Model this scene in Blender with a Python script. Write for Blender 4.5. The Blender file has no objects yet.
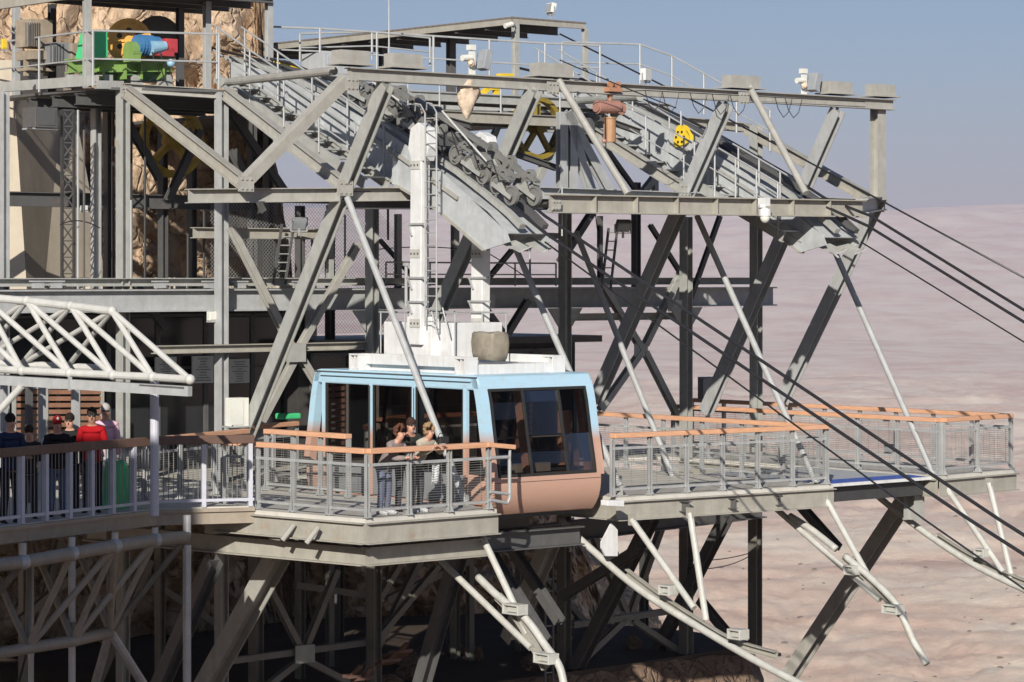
import bpy, bmesh, math, random
import numpy as np
from mathutils import Vector, Matrix
random.seed(7)
R = math.radians
S = bpy.context.scene
COL = S.collection
# ------------------------------------------------------------------ camera, world, sun, exposure
F = 2800.0; HZ = 275.0
cam = bpy.data.cameras.new('camera'); camo = bpy.data.objects.new('camera', cam); COL.objects.link(camo)
camo.location = (0, 0, 0); camo.rotation_euler = (R(90), 0, 0)
cam.sensor_width = 36; cam.lens = F / 1024 * 36; cam.shift_y = -(341 - HZ) / 1024
cam.clip_start = 1; cam.clip_end = 90000
S.camera = camo
SUN_EL = 23.0; SX, SY = -0.15, -0.989
az = math.atan2(SX, SY)                      # compass-like angle from +Y towards +X
wd = bpy.data.worlds.new("World"); S.world = wd; wd.use_nodes = True
nt = wd.node_tree; nt.nodes.clear()
sky = nt.nodes.new('ShaderNodeTexSky'); sky.sky_type = 'NISHITA'; sky.sun_disc = False
sky.sun_elevation = R(SUN_EL); sky.sun_rotation = az
sky.altitude = 300; sky.air_density = 1.0; sky.dust_density = 0.9; sky.ozone_density = 7.0
bg = nt.nodes.new('ShaderNodeBackground'); bg.inputs[1].default_value = 0.058
ow = nt.nodes.new('ShaderNodeOutputWorld')
nt.links.new(sky.outputs[0], bg.inputs[0]); nt.links.new(bg.outputs[0], ow.inputs[0])
sl = bpy.data.lights.new('sun', 'SUN'); sl.energy = 5.0; sl.angle = R(0.5); sl.color = (1, .94, .85)
so = bpy.data.objects.new('sun', sl); COL.objects.link(so); so.location = (-20, -40, 60)
sdir = Vector((SX * math.cos(R(SUN_EL)), SY * math.cos(R(SUN_EL)), math.sin(R(SUN_EL)))).normalized()
so.rotation_euler = sdir.to_track_quat('Z', 'Y').to_euler()
S.view_settings.view_transform = 'Standard'; S.view_settings.look = 'None'
S.view_settings.exposure = 0.42; S.view_settings.gamma = 1
S.render.engine = 'CYCLES'
S.cycles.max_bounces = 5; S.cycles.transparent_max_bounces = 12; S.cycles.volume_bounces = 0

# ------------------------------------------------------------------ coordinates
# station axes: C runs down towards the valley, G runs along the row of tracks
C = Vector((.643, -.766, 0)); G = Vector((.766, .643, 0)); Z = Vector((0, 0, 1)); O = Vector((-.5, 50, 0))
def W(u, v, z): return O + C * u + G * v + Z * z
def P(px, py, u=None, v=None, z=None, Y=None):
    """a point on a plane of the station, measured from the photograph"""
    d = Vector(((px - 512) / F, 1, (HZ - py) / F))
    if u is not None: t = (u + C.dot(O)) / C.dot(d)
    elif v is not None: t = (v + G.dot(O)) / G.dot(d)
    elif z is not None: t = z / d.z
    else: t = Y
    return d * t
def UV(p):
    d = p - O
    return d.dot(C), d.dot(G), p.z

# ------------------------------------------------------------------ materials
MATS = {}
def newmat(name):
    m = bpy.data.materials.new(name); m.use_nodes = True
    n = m.node_tree; b = n.nodes['Principled BSDF']; return m, n, b
def add(n, t, **k):
    x = n.nodes.new(t)
    for a, b in k.items(): setattr(x, a, b)
    return x
def noise(n, vec, scale, detail=5, rough=.6):
    t = add(n, 'ShaderNodeTexNoise'); t.inputs['Scale'].default_value = scale
    t.inputs['Detail'].default_value = detail; t.inputs['Roughness'].default_value = rough
    n.links.new(vec, t.inputs['Vector']); return t.outputs['Fac']
def ramp(n, f, stops):
    r = add(n, 'ShaderNodeValToRGB'); e = r.color_ramp.elements
    while len(e) < len(stops): e.new(.5)
    for i, (p, c) in enumerate(stops):
        e[i].position = p; e[i].color = tuple(c) + ((1,) if len(c) == 3 else ())
    n.links.new(f, r.inputs[0]); return r.outputs[0]
def mixc(n, f, a, b, mode='MIX'):
    m = add(n, 'ShaderNodeMix', data_type='RGBA', blend_type=mode)
    for s, x in ((0, f), (6, a), (7, b)):
        if hasattr(x, 'is_linked') or hasattr(x, 'links'): n.links.new(x, m.inputs[s])
        elif s == 0: m.inputs[0].default_value = x
        else: m.inputs[s].default_value = tuple(x) + (1,)
    return m.outputs[2]
def mapping(n, scale=(1, 1, 1)):
    g = add(n, 'ShaderNodeNewGeometry'); mp = add(n, 'ShaderNodeMapping'); mp.inputs['Scale'].default_value = scale
    n.links.new(g.outputs['Position'], mp.inputs['Vector']); return mp.outputs['Vector']
def bump(n, b, h, strength=.3, dist=.02):
    x = add(n, 'ShaderNodeBump'); x.inputs['Strength'].default_value = strength; x.inputs['Distance'].default_value = dist
    n.links.new(h, x.inputs['Height']); n.links.new(x.outputs[0], b.inputs['Normal'])
def steel(name, c, rust=(.30, .17, .09), amt=.28, rough=.5, metal=0.0, wear=.6, dark=.80):
    """old paint: blotches, vertical streaks of dirt, some rust"""
    m, n, b = newmat(name); v1 = mapping(n); v2 = mapping(n, (9, 9, .7)); v3 = mapping(n, (3, 3, 3))
    a = noise(n, v3, 1.3, 6, .65)
    col = mixc(n, ramp(n, a, [(.34, (0, 0, 0)), (.66, (1, 1, 1))]), [x * dark for x in c], c)
    st = noise(n, v2, 1.0, 4, .6)
    col = mixc(n, ramp(n, st, [(.48, (0, 0, 0)), (.78, (wear, wear, wear))]), col, [c[0] * .72, c[1] * .69, c[2] * .63])
    r = noise(n, v1, 2.4, 8, .7)
    col = mixc(n, ramp(n, r, [(.60, (0, 0, 0)), (.72, (amt, amt, amt))]), col, rust)
    n.links.new(col, b.inputs['Base Color']); b.inputs['Roughness'].default_value = rough; b.inputs['Metallic'].default_value = metal
    bump(n, b, noise(n, v3, 6, 4), .12, .01); MATS[name] = m; return m
def paint(name, c, rough=.5, var=.15, metal=0, scale=3):
    m, n, b = newmat(name); v = mapping(n)
    f = noise(n, v, scale, 6, .65)
    col = mixc(n, ramp(n, f, [(.3, (0, 0, 0)), (.7, (1, 1, 1))]), [x * (1 - var) for x in c], [min(1, x * (1 + var * .6)) for x in c])
    n.links.new(col, b.inputs['Base Color']); b.inputs['Roughness'].default_value = rough; b.inputs['Metallic'].default_value = metal
    if rough > .8: b.inputs['Specular IOR Level'].default_value = .1
    MATS[name] = m; return m
steel('steel', (.37, .375, .355), amt=.45); steel('steel_warm', (.37, .362, .33), amt=.4); steel('steel_cool', (.39, .40, .40), amt=.2)
steel('steel_dark', (.10, .10, .10), amt=.3); steel('galv', (.44, .45, .45), amt=.12, rough=.45, metal=.25)  # steel_dark is steel darkened in colour, mostly for members standing in shade
steel('cream_steel', (.36, .345, .30), amt=.5); steel('white_paint', (.68, .685, .68), amt=.3, dark=.86, wear=.6, rough=.42)
steel('truss_white', (.54, .54, .51), amt=.15, dark=.86, wear=.4, rough=.42); steel('grey_blue_shade', (.50, .51, .57), amt=.1, dark=.88, wear=.3); steel('truss_shaded', (.30, .27, .22), amt=.6)  # post grey tinted blue, lower truss browned: their shade put into the colour
steel('plate_grey', (.44, .46, .47), amt=.15, dark=.8); steel('rope', (.045, .045, .05), amt=.1, rough=.4, metal=.5)
steel('steel_low_shade', (.19, .185, .165), amt=.5); steel('guide_grey', (.50, .50, .46), amt=.3); steel('mesh_grey', (.22, .22, .21), amt=.1); steel('black_steel', (.05, .05, .052), amt=.3); steel('wheel_grey', (.20, .20, .19), amt=.2, rough=.45)  # first one: under-deck steel darkened in colour to deepen its shade
steel('brown_wood_dark', (.13, .075, .055), rust=(.22, .16, .13), amt=.6, wear=.6)
steel('brown_stain', (.33, .28, .22), rust=(.2, .12, .07), amt=.6); steel('rusty', (.45, .22, .13), rust=(.3, .1, .05), amt=.7)
steel('hoist_red', (.38, .20, .16), amt=.5); steel('hoist_orange', (.40, .22, .11), amt=.5)
paint('scrub', (.16, .13, .09), .95, .2)
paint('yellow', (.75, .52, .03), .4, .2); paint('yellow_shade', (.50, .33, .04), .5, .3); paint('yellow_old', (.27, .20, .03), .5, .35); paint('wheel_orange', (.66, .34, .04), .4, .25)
paint('green', (.10, .30, .09), .45, .25); paint('green_bright', (.06, .50, .20), .5, .1); paint('green_olive', (.20, .32, .09), .45, .2)
paint('blue', (.06, .19, .38), .4, .2); paint('red', (.42, .05, .06), .4, .25); paint('blue_light', (.28, .48, .62), .4, .2)
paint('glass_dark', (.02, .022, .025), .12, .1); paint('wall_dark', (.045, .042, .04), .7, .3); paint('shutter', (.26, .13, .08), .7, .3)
paint('blue_mat', (.04, .10, .42), .5, .35, scale=8); paint('sign_white', (.62, .64, .64), .5, .05); paint('ink', (.05, .05, .05), .6, 0)
paint('fabric_cover', (.27, .24, .19), .9, .3, scale=5); paint('unit_beige', (.30, .25, .19), .7, .3); paint('cloth_beige', (.62, .50, .38), .9, .35, scale=9); paint('rubber', (.02, .02, .02), .6, .1)
paint('box_white', (.66, .66, .60), .5, .08); paint('box_grey', (.20, .21, .22), .5, .1); paint('lamp_glass', (.30, .32, .34), .15, .2)
def wood(name, c):
    m, n, b = newmat(name); v = mapping(n, (1.2, 1.2, 9)); f = noise(n, v, 3, 8, .7); v2 = mapping(n); g = noise(n, v2, 1.2, 4)
    col = mixc(n, ramp(n, f, [(.3, (0, 0, 0)), (.7, (1, 1, 1))]), [x * .68 for x in c], c)
    col = mixc(n, ramp(n, g, [(.45, (0, 0, 0)), (.7, (.6, .6, .6))]), col, [c[0] * .8, c[1] * .9, c[2] * 1.15])
    n.links.new(col, b.inputs['Base Color']); b.inputs['Roughness'].default_value = .7
    bump(n, b, f, .3, .01); MATS[name] = m
wood('wood', (.70, .38, .22)); wood('wood_brown', (.27, .12, .07))
def rockmat(name, c1, c2, c3, sc=.5, bs=.8):
    m, n, b = newmat(name); v = mapping(n); f = noise(n, v, sc, 10, .68); g = noise(n, v, sc * 5, 8, .7)
    vo = add(n, 'ShaderNodeTexVoronoi', feature='DISTANCE_TO_EDGE'); vo.inputs['Scale'].default_value = sc * 2.6
    nv = add(n, 'ShaderNodeMapping'); n.links.new(v, nv.inputs[0])
    mx = add(n, 'ShaderNodeMix', data_type='VECTOR'); 
    nn = add(n, 'ShaderNodeTexNoise'); nn.inputs['Scale'].default_value = sc * 2; n.links.new(v, nn.inputs['Vector'])
    ad = add(n, 'ShaderNodeVectorMath', operation='ADD'); n.links.new(v, ad.inputs[0]); n.links.new(nn.outputs['Color'], ad.inputs[1]); n.links.new(ad.outputs[0], vo.inputs['Vector'])
    col = ramp(n, f, [(.3, c1), (.5, c2), (.72, c3)])
    col = mixc(n, ramp(n, g, [(.35, (0, 0, 0)), (.7, (1, 1, 1))]), mixc(n, .5, col, (.25, .16, .1), 'MULTIPLY'), col)
    n.links.new(col, b.inputs['Base Color']); b.inputs['Roughness'].default_value = .95
    ma = add(n, 'ShaderNodeMath', operation='ADD'); n.links.new(g, ma.inputs[0])
    cr = ramp(n, vo.outputs['Distance'], [(0, (0, 0, 0)), (.12, (1, 1, 1))]); n.links.new(cr, ma.inputs[1])
    bump(n, b, ma.outputs[0], bs, .12); MATS[name] = m
rockmat('rock', (.46, .33, .22), (.60, .45, .31), (.70, .56, .42), .6)
rockmat('rock_gold', (.46, .32, .20), (.60, .44, .29), (.70, .54, .38), .8)
rockmat('earth', (.17, .115, .08), (.23, .16, .11), (.29, .21, .15), .9)
def concrete(name, c, sc=1.2):
    m, n, b = newmat(name); v = mapping(n); f = noise(n, v, sc, 8, .65); st = noise(n, mapping(n, (3, 3, .5)), 1, 5)
    col = mixc(n, ramp(n, f, [(.35, (0, 0, 0)), (.7, (1, 1, 1))]), [x * .82 for x in c], c)
    col = mixc(n, ramp(n, st, [(.5, (0, 0, 0)), (.75, (.5, .5, .5))]), col, [c[0] * .65, c[1] * .58, c[2] * .5])
    n.links.new(col, b.inputs['Base Color']); b.inputs['Roughness'].default_value = .95; b.inputs['Specular IOR Level'].default_value = .08
    bump(n, b, noise(n, v, 14, 5), .25, .01); MATS[name] = m
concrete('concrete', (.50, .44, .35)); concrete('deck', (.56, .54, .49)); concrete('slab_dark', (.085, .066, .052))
def plankmat(name, c, sc, axis):
    m, n, b = newmat(name); v = mapping(n); w = add(n, 'ShaderNodeTexWave', bands_direction=axis); w.inputs['Scale'].default_value = sc
    n.links.new(v, w.inputs['Vector']); f = noise(n, v, 5, 4)
    col = mixc(n, ramp(n, w.outputs['Fac'], [(.0, (1, 1, 1)), (.12, (0, 0, 0))]), c, [x * .35 for x in c])
    col = mixc(n, f, col, [x * .6 for x in c]); n.links.new(col, b.inputs['Base Color']); b.inputs['Roughness'].default_value = .8; MATS[name] = m
plankmat('roof_sheet', (.23, .20, .17), 2.2, 'X')
def cabpaint():
    m, n, b = newmat('cabin_paint'); g = add(n, 'ShaderNodeNewGeometry'); s = add(n, 'ShaderNodeSeparateXYZ'); n.links.new(g.outputs['Position'], s.inputs[0])
    mr = add(n, 'ShaderNodeMapRange'); mr.inputs[1].default_value = -3.02; mr.inputs[2].default_value = -2.78; n.links.new(s.outputs[2], mr.inputs[0])
    col = mixc(n, mr.outputs[0], (.47, .285, .215), (.38, .57, .69))
    d = noise(n, mapping(n, (2, 2, 6)), 2.0, 6); col = mixc(n, ramp(n, d, [(.5, (0, 0, 0)), (.8, (.35, .35, .35))]), col, (.42, .34, .27))
    n.links.new(col, b.inputs['Base Color']); b.inputs['Roughness'].default_value = .38; b.inputs['Coat Weight'].default_value = .2; MATS['cabin_paint'] = m
cabpaint()
def glassmat(name, tint, f):
    m, n, b = newmat(name); n.nodes.remove(b); o = [x for x in n.nodes if x.type == 'OUTPUT_MATERIAL'][0]
    t = add(n, 'ShaderNodeBsdfTransparent'); t.inputs[0].default_value = tuple(tint) + (1,)
    g = add(n, 'ShaderNodeBsdfGlossy'); g.inputs['Roughness'].default_value = .03; g.inputs[0].default_value = (.27, .25, .24, 1)
    fr = add(n, 'ShaderNodeFresnel'); fr.inputs[0].default_value = 1.5
    mx = add(n, 'ShaderNodeMixShader'); n.links.new(fr.outputs[0], mx.inputs[0]); n.links.new(t.outputs[0], mx.inputs[1]); n.links.new(g.outputs[0], mx.inputs[2]); n.links.new(mx.outputs[0], o.inputs[0]); MATS[name] = m
glassmat('glass', (.46, .43, .41), 1); glassmat('glass_clear', (.8, .82, .82), 1)
def desert():
    m, n, b = newmat('desert'); v = mapping(n)
    f = noise(n, v, .0034, 14, .68); g = noise(n, v, .035, 12, .8); w = noise(n, mapping(n, (1, 1.3, 3)), .006, 10, .65)
    col = ramp(n, f, [(.38, (.72, .50, .37)), (.49, (.86, .66, .50)), (.58, (.92, .79, .62))])
    col = mixc(n, ramp(n, g, [(.4, (0, 0, 0)), (.62, (1, 1, 1))]), mixc(n, .45, col, (.8, .72, .66), 'MULTIPLY'), col)
    col = mixc(n, ramp(n, w, [(.45, (0, 0, 0)), (.7, (.3, .3, .3))]), col, (.62, .53, .42))
    # unseen ground close by darkened to cut its bounce light, pale marl beyond
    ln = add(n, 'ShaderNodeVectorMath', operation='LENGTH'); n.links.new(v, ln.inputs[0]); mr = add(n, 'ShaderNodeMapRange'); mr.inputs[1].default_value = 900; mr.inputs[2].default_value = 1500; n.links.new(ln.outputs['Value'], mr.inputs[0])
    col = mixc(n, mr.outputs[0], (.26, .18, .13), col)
    n.links.new(col, b.inputs['Base Color']); b.inputs['Roughness'].default_value = 1
    b.inputs['Specular IOR Level'].default_value = 0
    bump(n, b, noise(n, v, .10, 12, .8), .75, 4); MATS['desert'] = m
desert()
CL = {}
def cloth(c):
    k = tuple(c)
    if k not in CL: CL[k] = paint('cloth_%d' % len(CL), c, .9, .2, scale=7)
    return CL[k]

# ------------------------------------------------------------------ mesh building
class MB:
    def __init__(s): s.v = []; s.f = []
    def poly(s, pts, faces):
        k = len(s.v); s.v += [Vector(p) for p in pts]; s.f += [[i + k for i in f] for f in faces]; return s
    def sweep(s, a, b, prof, n):
        """profile (x along n, y across) swept from a to b"""
        t = (b - a).normalized(); n = (n - t * n.dot(t)).normalized(); y = t.cross(n); m = len(prof)
        s.poly([p + n * q[0] + y * q[1] for p in (a, b) for q in prof], [[i, (i + 1) % m, m + (i + 1) % m, m + i] for i in range(m)])
        k = len(s.v) - 2 * m; s.f += [[k + i for i in range(m)][::-1], [k + m + i for i in range(m)]]; return s
    def bar(s, a, b, h, w, n=Z): return s.sweep(a, b, [(-h / 2, -w / 2), (h / 2, -w / 2), (h / 2, w / 2), (-h / 2, w / 2)], n)
    def ibeam(s, a, b, h, w, n=Z, tf=None, tw=None):
        tf = tf or h * .07; tw = (tw or w * .06) / 2; H = h / 2; B = w / 2
        for x in (-H + tf / 2, H - tf / 2):
            s.sweep(a + 0 * a, b, [(x - tf / 2, -B), (x + tf / 2, -B), (x + tf / 2, B), (x - tf / 2, B)], n)
        return s.sweep(a, b, [(-H + tf, -tw), (H - tf, -tw), (H - tf, tw), (-H + tf, tw)], n)
    def channel(s, a, b, h, w, n=Z, side=1, t=.02):
        H = h / 2; q = side
        for pr in ([(-H, 0), (H, 0), (H, q * t), (-H, q * t)], [(H - t, q * t), (H, q * t), (H, q * w), (H - t, q * w)], [(-H, q * t), (-H + t, q * t), (-H + t, q * w), (-H, q * w)]):
            s.sweep(a, b, pr, n)
        return s
    def tube(s, pts, r, k=8, caps=True):
        pts = [Vector(p) for p in pts]; base = len(s.v); up = None
        for i, p in enumerate(pts):
            t = (pts[min(i + 1, len(pts) - 1)] - pts[max(i - 1, 0)]).normalized()
            if up is None: up = t.orthogonal().normalized()
            up = (up - t * up.dot(t)).normalized(); w = t.cross(up); rr = r[i] if isinstance(r, (list, tuple)) else r
            s.v += [p + (up * math.cos(2 * math.pi * j / k) + w * math.sin(2 * math.pi * j / k)) * rr for j in range(k)]
        for i in range(len(pts) - 1):
            s.f += [[base + i * k + j, base + i * k + (j + 1) % k, base + (i + 1) * k + (j + 1) % k, base + (i + 1) * k + j] for j in range(k)]
        if caps: s.f += [[base + j for j in range(k)][::-1], [base + (len(pts) - 1) * k + j for j in range(k)]]
        return s
    def box(s, c, x, y, z, ax=(C, G, Z)):
        a, b, d = ax
        pts = [c + a * (i * x / 2) + b * (j * y / 2) + d * (k * z / 2) for i in (-1, 1) for j in (-1, 1) for k in (-1, 1)]
        return s.poly(pts, [[0, 1, 3, 2], [4, 6, 7, 5], [0, 4, 5, 1], [2, 3, 7, 6], [0, 2, 6, 4], [1, 5, 7, 3]])
    def slab(s, pts, th):
        """horizontal polygon with thickness going down"""
        m = len(pts); pts = [Vector(p) for p in pts]
        return s.poly(pts + [p - Z * th for p in pts], [list(range(m)), list(range(m, 2 * m))[::-1]] + [[i, m + i, m + (i + 1) % m, (i + 1) % m] for i in range(m)])
    def plate(s, pts, th, n):
        m = len(pts); pts = [Vector(p) for p in pts]
        return s.poly([p + n * th / 2 for p in pts] + [p - n * th / 2 for p in pts], [list(range(m)), list(range(m, 2 * m))[::-1]] + [[i, m + i, m + (i + 1) % m, (i + 1) % m] for i in range(m)])
    def disc(s, c, n, r, th, k=20, r2=0):
        n = n.normalized(); a = n.orthogonal().normalized(); b = n.cross(a)
        if r2 <= 0: return s.tube([c - n * th / 2, c + n * th / 2], r, k)
        base = len(s.v)
        for rr, o in ((r, -1), (r, 1), (r2, 1), (r2, -1)):
            s.v += [c + n * (o * th / 2) + (a * math.cos(2 * math.pi * j / k) + b * math.sin(2 * math.pi * j / k)) * rr for j in range(k)]
        for q in range(4):
            s.f += [[base + q * k + j, base + q * k + (j + 1) % k, base + ((q + 1) % 4) * k + (j + 1) % k, base + ((q + 1) % 4) * k + j] for j in range(k)]
        return s
    def ball(s, c, rx, ry=None, rz=None, k=12, m=8, jit=0, ax=(Vector((1, 0, 0)), Vector((0, 1, 0)), Z)):
        ry = ry or rx; rz = rz or rx; base = len(s.v)
        for i in range(m + 1):
            th = math.pi * i / m
            for j in range(k):
                ph = 2 * math.pi * j / k; q = 1 + random.uniform(-jit, jit)
                s.v.append(c + (ax[0] * (rx * math.sin(th) * math.cos(ph)) + ax[1] * (ry * math.sin(th) * math.sin(ph)) + ax[2] * (rz * math.cos(th))) * q)
        for i in range(m):
            s.f += [[base + i * k + j, base + (i + 1) * k + j, base + (i + 1) * k + (j + 1) % k, base + i * k + (j + 1) % k] for j in range(k)]
        return s
    def build(s, name, mat, parent=None, smooth=False, bevel=0, loc=None):
        off = parent_off(parent) if parent else (loc or (sum(s.v, Vector()) / max(1, len(s.v))))
        if not parent and loc is None: off = Vector((off.x, off.y, min(p.z for p in s.v)))
        me = bpy.data.meshes.new(name); me.from_pydata([tuple(p - off) for p in s.v], [], s.f)
        bm = bmesh.new(); bm.from_mesh(me); bmesh.ops.remove_doubles(bm, verts=bm.verts, dist=1e-5) if smooth else None
        bmesh.ops.recalc_face_normals(bm, faces=bm.faces); bm.to_mesh(me); bm.free()
        if smooth:
            for p in me.polygons: p.use_smooth = True
        o = bpy.data.objects.new(name, me); COL.objects.link(o)
        me.materials.append(MATS[mat] if isinstance(mat, str) else mat)
        if parent: o.parent = parent
        else: o.location = off
        OFF[o.name] = off
        if bevel:
            b = o.modifiers.new('bevel', 'BEVEL'); b.width = bevel; b.segments = 2; b.limit_method = 'ANGLE'
        return o
OFF = {}
def parent_off(o): return OFF[o.name]
def tag(o, label=None, cat=None, group=None, kind=None):
    if label: o['label'] = label
    if cat: o['category'] = cat
    if group: o['group'] = group
    if kind: o['kind'] = kind
    return o
def thing(name, label, cat, loc, group=None):
    o = bpy.data.objects.new(name, None); COL.objects.link(o); o.location = loc; OFF[o.name] = Vector(loc)
    return tag(o, label, cat, group)
def copy_tree(o, delta, label=None, parent=None):
    c = o.copy(); COL.objects.link(c)
    if parent: c.parent = parent
    else:
        c.location = o.location + delta
        if label: c['label'] = label
    for ch in list(o.children): copy_tree(ch, delta, None, c)
    return c

# ------------------------------------------------------------------ numpy noise
def vnoise(x, y, seed=0):
    xi = np.floor(x).astype(np.int64); yi = np.floor(y).astype(np.int64); xf = x - xi; yf = y - yi
    def h(a, b):
        n = (a * 374761393 + b * 668265263 + seed * 1442695041) & 0xffffffff
        n = ((n ^ (n >> 13)) * 1274126177) & 0xffffffff; n = (n ^ (n >> 16)) & 0xffffffff
        return n / 4294967295.0
    u = xf * xf * (3 - 2 * xf); w = yf * yf * (3 - 2 * yf)
    return (h(xi, yi) * (1 - u) + h(xi + 1, yi) * u) * (1 - w) + (h(xi, yi + 1) * (1 - u) + h(xi + 1, yi + 1) * u) * w
def fbm(x, y, o=6, seed=0, ridge=False, g=.5):
    t = 0; a = 1; s = 0
    for i in range(o):
        n = vnoise(x * 2 ** i, y * 2 ** i, seed + i)
        if ridge: n = 1 - abs(2 * n - 1)
        t = t + a * n; s += a; a *= g
    return t / s
def grid_mesh(name, X, Y, Zz, mat, kind='structure'):
    n, m = X.shape; co = np.stack([X, Y, Zz], -1).reshape(-1, 3)
    i = np.arange(n * m).reshape(n, m); q = np.stack([i[:-1, :-1], i[:-1, 1:], i[1:, 1:], i[1:, :-1]], -1).reshape(-1, 4)
    me = bpy.data.meshes.new(name); me.from_pydata(co.tolist(), [], q.tolist()); me.polygons.foreach_set('use_smooth', [True] * len(q))
    me.materials.append(MATS[mat]); o = bpy.data.objects.new(name, me); COL.objects.link(o); o['kind'] = kind; return o

# ================================================================== SETTING
# desert ground: the canyon side, the badlands and the far mountains, one sheet
def terrain():
    th = np.concatenate([np.linspace(-180, -24, 40)[:-1], np.linspace(-24, -13, 60)[:-1], np.linspace(-13, 13, 560), np.linspace(13, 24, 60)[1:], np.linspace(24, 180, 40)[1:]])
    r = np.concatenate([np.linspace(0.5, 60, 8), np.geomspace(90, 1200, 40), np.geomspace(1230, 9000, 420), np.geomspace(9060, 34000, 240)])
    T, Rr = np.meshgrid(np.radians(th), r); X = Rr * np.sin(T); Y = Rr * np.cos(T)
    base = np.interp(Rr, [0, 40, 100, 400, 1200, 1800, 9000, 11500, 14500, 17500, 18500, 20500, 34000], [-55, -60, -90, -190, -265, -290, -310, -290, -60, 235, 365, 455, 460])
    # ranges that come forward and fall back
    mt = np.clip((Rr - 9500) / 9000, 0, 1)
    rid = fbm(X / 3300, Y / 5200, 7, 3, True, .52); rid2 = fbm(X / 1300, Y / 2600, 6, 31, True, .5)
    z = base + mt * (rid - .55) * 280 * np.where(Rr > 18500, .35, 1) + mt * (rid2 - .5) * 120
    nr = np.clip((Rr - 300) / 1200, 0, 1) * np.clip((11000 - Rr) / 3000, 0, 1)
    z -= nr * (fbm(X / 260 + fbm(X / 700, Y / 700, 4, 40) * 1.5, Y / 300 + fbm(X / 500 + 9, Y / 500, 4, 44) * 1.5, 9, 11, True, .60) - .55) * 36
    z += nr * (fbm(X / 1100, Y / 1300, 5, 17) - .5) * 40
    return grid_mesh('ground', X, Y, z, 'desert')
ground = terrain()

# haze
hz = MB().box(Vector((0, 16500, 60)), 42000, 36000, 1240, ax=(Vector((1, 0, 0)), Vector((0, 1, 0)), Z)).build('haze', 'steel', loc=Vector((0, 0, 0)))
hm = bpy.data.materials.new('haze'); hm.use_nodes = True; hn = hm.node_tree; hn.nodes.remove(hn.nodes['Principled BSDF'])
pv = hn.nodes.new('ShaderNodeVolumePrincipled'); pv.inputs['Color'].default_value = (.70, .66, .78, 1); pv.inputs['Density'].default_value = 8.0e-5
pv.inputs['Anisotropy'].default_value = -0.05
hn.links.new(pv.outputs[0], hn.nodes['Material Output'].inputs['Volume'])
hz.data.materials.clear(); hz.data.materials.append(hm); tag(hz, None, None, None, 'stuff')

# cliff behind the station
def cliff():
    xs = np.concatenate([np.linspace(-46, -14, 60)[:-1], np.linspace(-14, 6.5, 260)]); ss = np.linspace(0, 1, 300)
    Xg, Sg = np.meshgrid(xs, ss)
    top = np.interp(xs, [-46, -9.0, -6.35, -6.0, -5.6, -5.0, -1, 1.2, 2.0, 2.9, 3.6, 4.4, 6.5], [16, 15, 12, 4, 1.5, -3.2, -4.8, -6.2, -7.6, -9.9, -11.6, -12.6, -15])
    Tg = np.broadcast_to(top, Xg.shape); zz = -20 + (Tg + 20) * np.clip(Sg / .8, 0, 1)
    front = np.interp(xs, [-46, -16, -9, -3, 1.5, 6.5], [56, 60, 64.5, 69.5, 72.5, 75]); Fg = np.broadcast_to(front, Xg.shape)
    back = np.clip((Sg - .8) / .2, 0, 1)
    n1 = fbm(Xg * .35 + 7, zz * .30 + 3, 7, 5, True, .55); n2 = fbm(Xg * 1.3, zz * 1.1, 6, 9, False, .6); blk = np.floor(fbm(Xg * .8, zz * .9, 3, 21) * 9) / 9
    Yg = Fg + (zz + 20) * .10 - (n1 - .5) * 3.2 - (n2 - .5) * 1.6 - (blk - .5) * 2.2 + back * 16
    zz = zz + back * 1.0 + (n2 - .5) * .9 * np.clip(Sg * 2, 0, 1)
    o = grid_mesh('cliff', Xg - back * 6, Yg, zz, 'rock'); return o
cliff()
def mound():
    xs = np.linspace(-14, 9, 300); ys = np.linspace(80, 108, 160); Xg, Yg = np.meshgrid(xs, ys)
    ridge = np.interp(Xg, [-14, 0, 1.6, 2.6, 3.6, 4.6, 6, 9], [-6, -7.4, -8.2, -9.0, -10.2, -11.6, -14, -20])
    f = np.interp(Yg, [80, 88, 92, 108], [-9, -1.0, 0, -4]); n = fbm(Xg * .5, Yg * .5, 7, 51, True, .55) - .5
    grid_mesh('hillside', Xg + n * .6, Yg, ridge + f + n * 2.2 + (fbm(Xg * 2, Yg * 2, 5, 52) - .5) * .5, 'rock_gold')
mound()
def shade_rock():
    # unseen rock mass added left of the viewpoint to cast shade on the access walkway
    a = np.linspace(0, 2 * math.pi, 200); k = np.linspace(0, 1, 90); A, K = np.meshgrid(a, k)
    n1 = fbm(np.cos(A) * 3 + 20, np.sin(A) * 3 + K * 12 + 20, 6, 4, True, .55) - .5
    rx = 9.0 * (1 + .5 * (1 - np.clip(K / .9, 0, 1)) ** 1) * np.clip((1.0001 - K) / .08, 0, 1) ** .5; ry = rx * .62
    sq = (np.abs(np.cos(A)) ** 6 + np.abs(np.sin(A)) ** 6) ** (-1 / 6)
    X = -18.3 + np.cos(A) * sq * (rx + n1 * .9); Y = 21 + np.sin(A) * sq * (ry + n1 * .9); Zg = -70 + 76.4 * np.clip(K / .92, 0, 1) + n1 * .5
    grid_mesh('added_shade_rock', X, Y, Zg, 'rock')
shade_rock()
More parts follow.
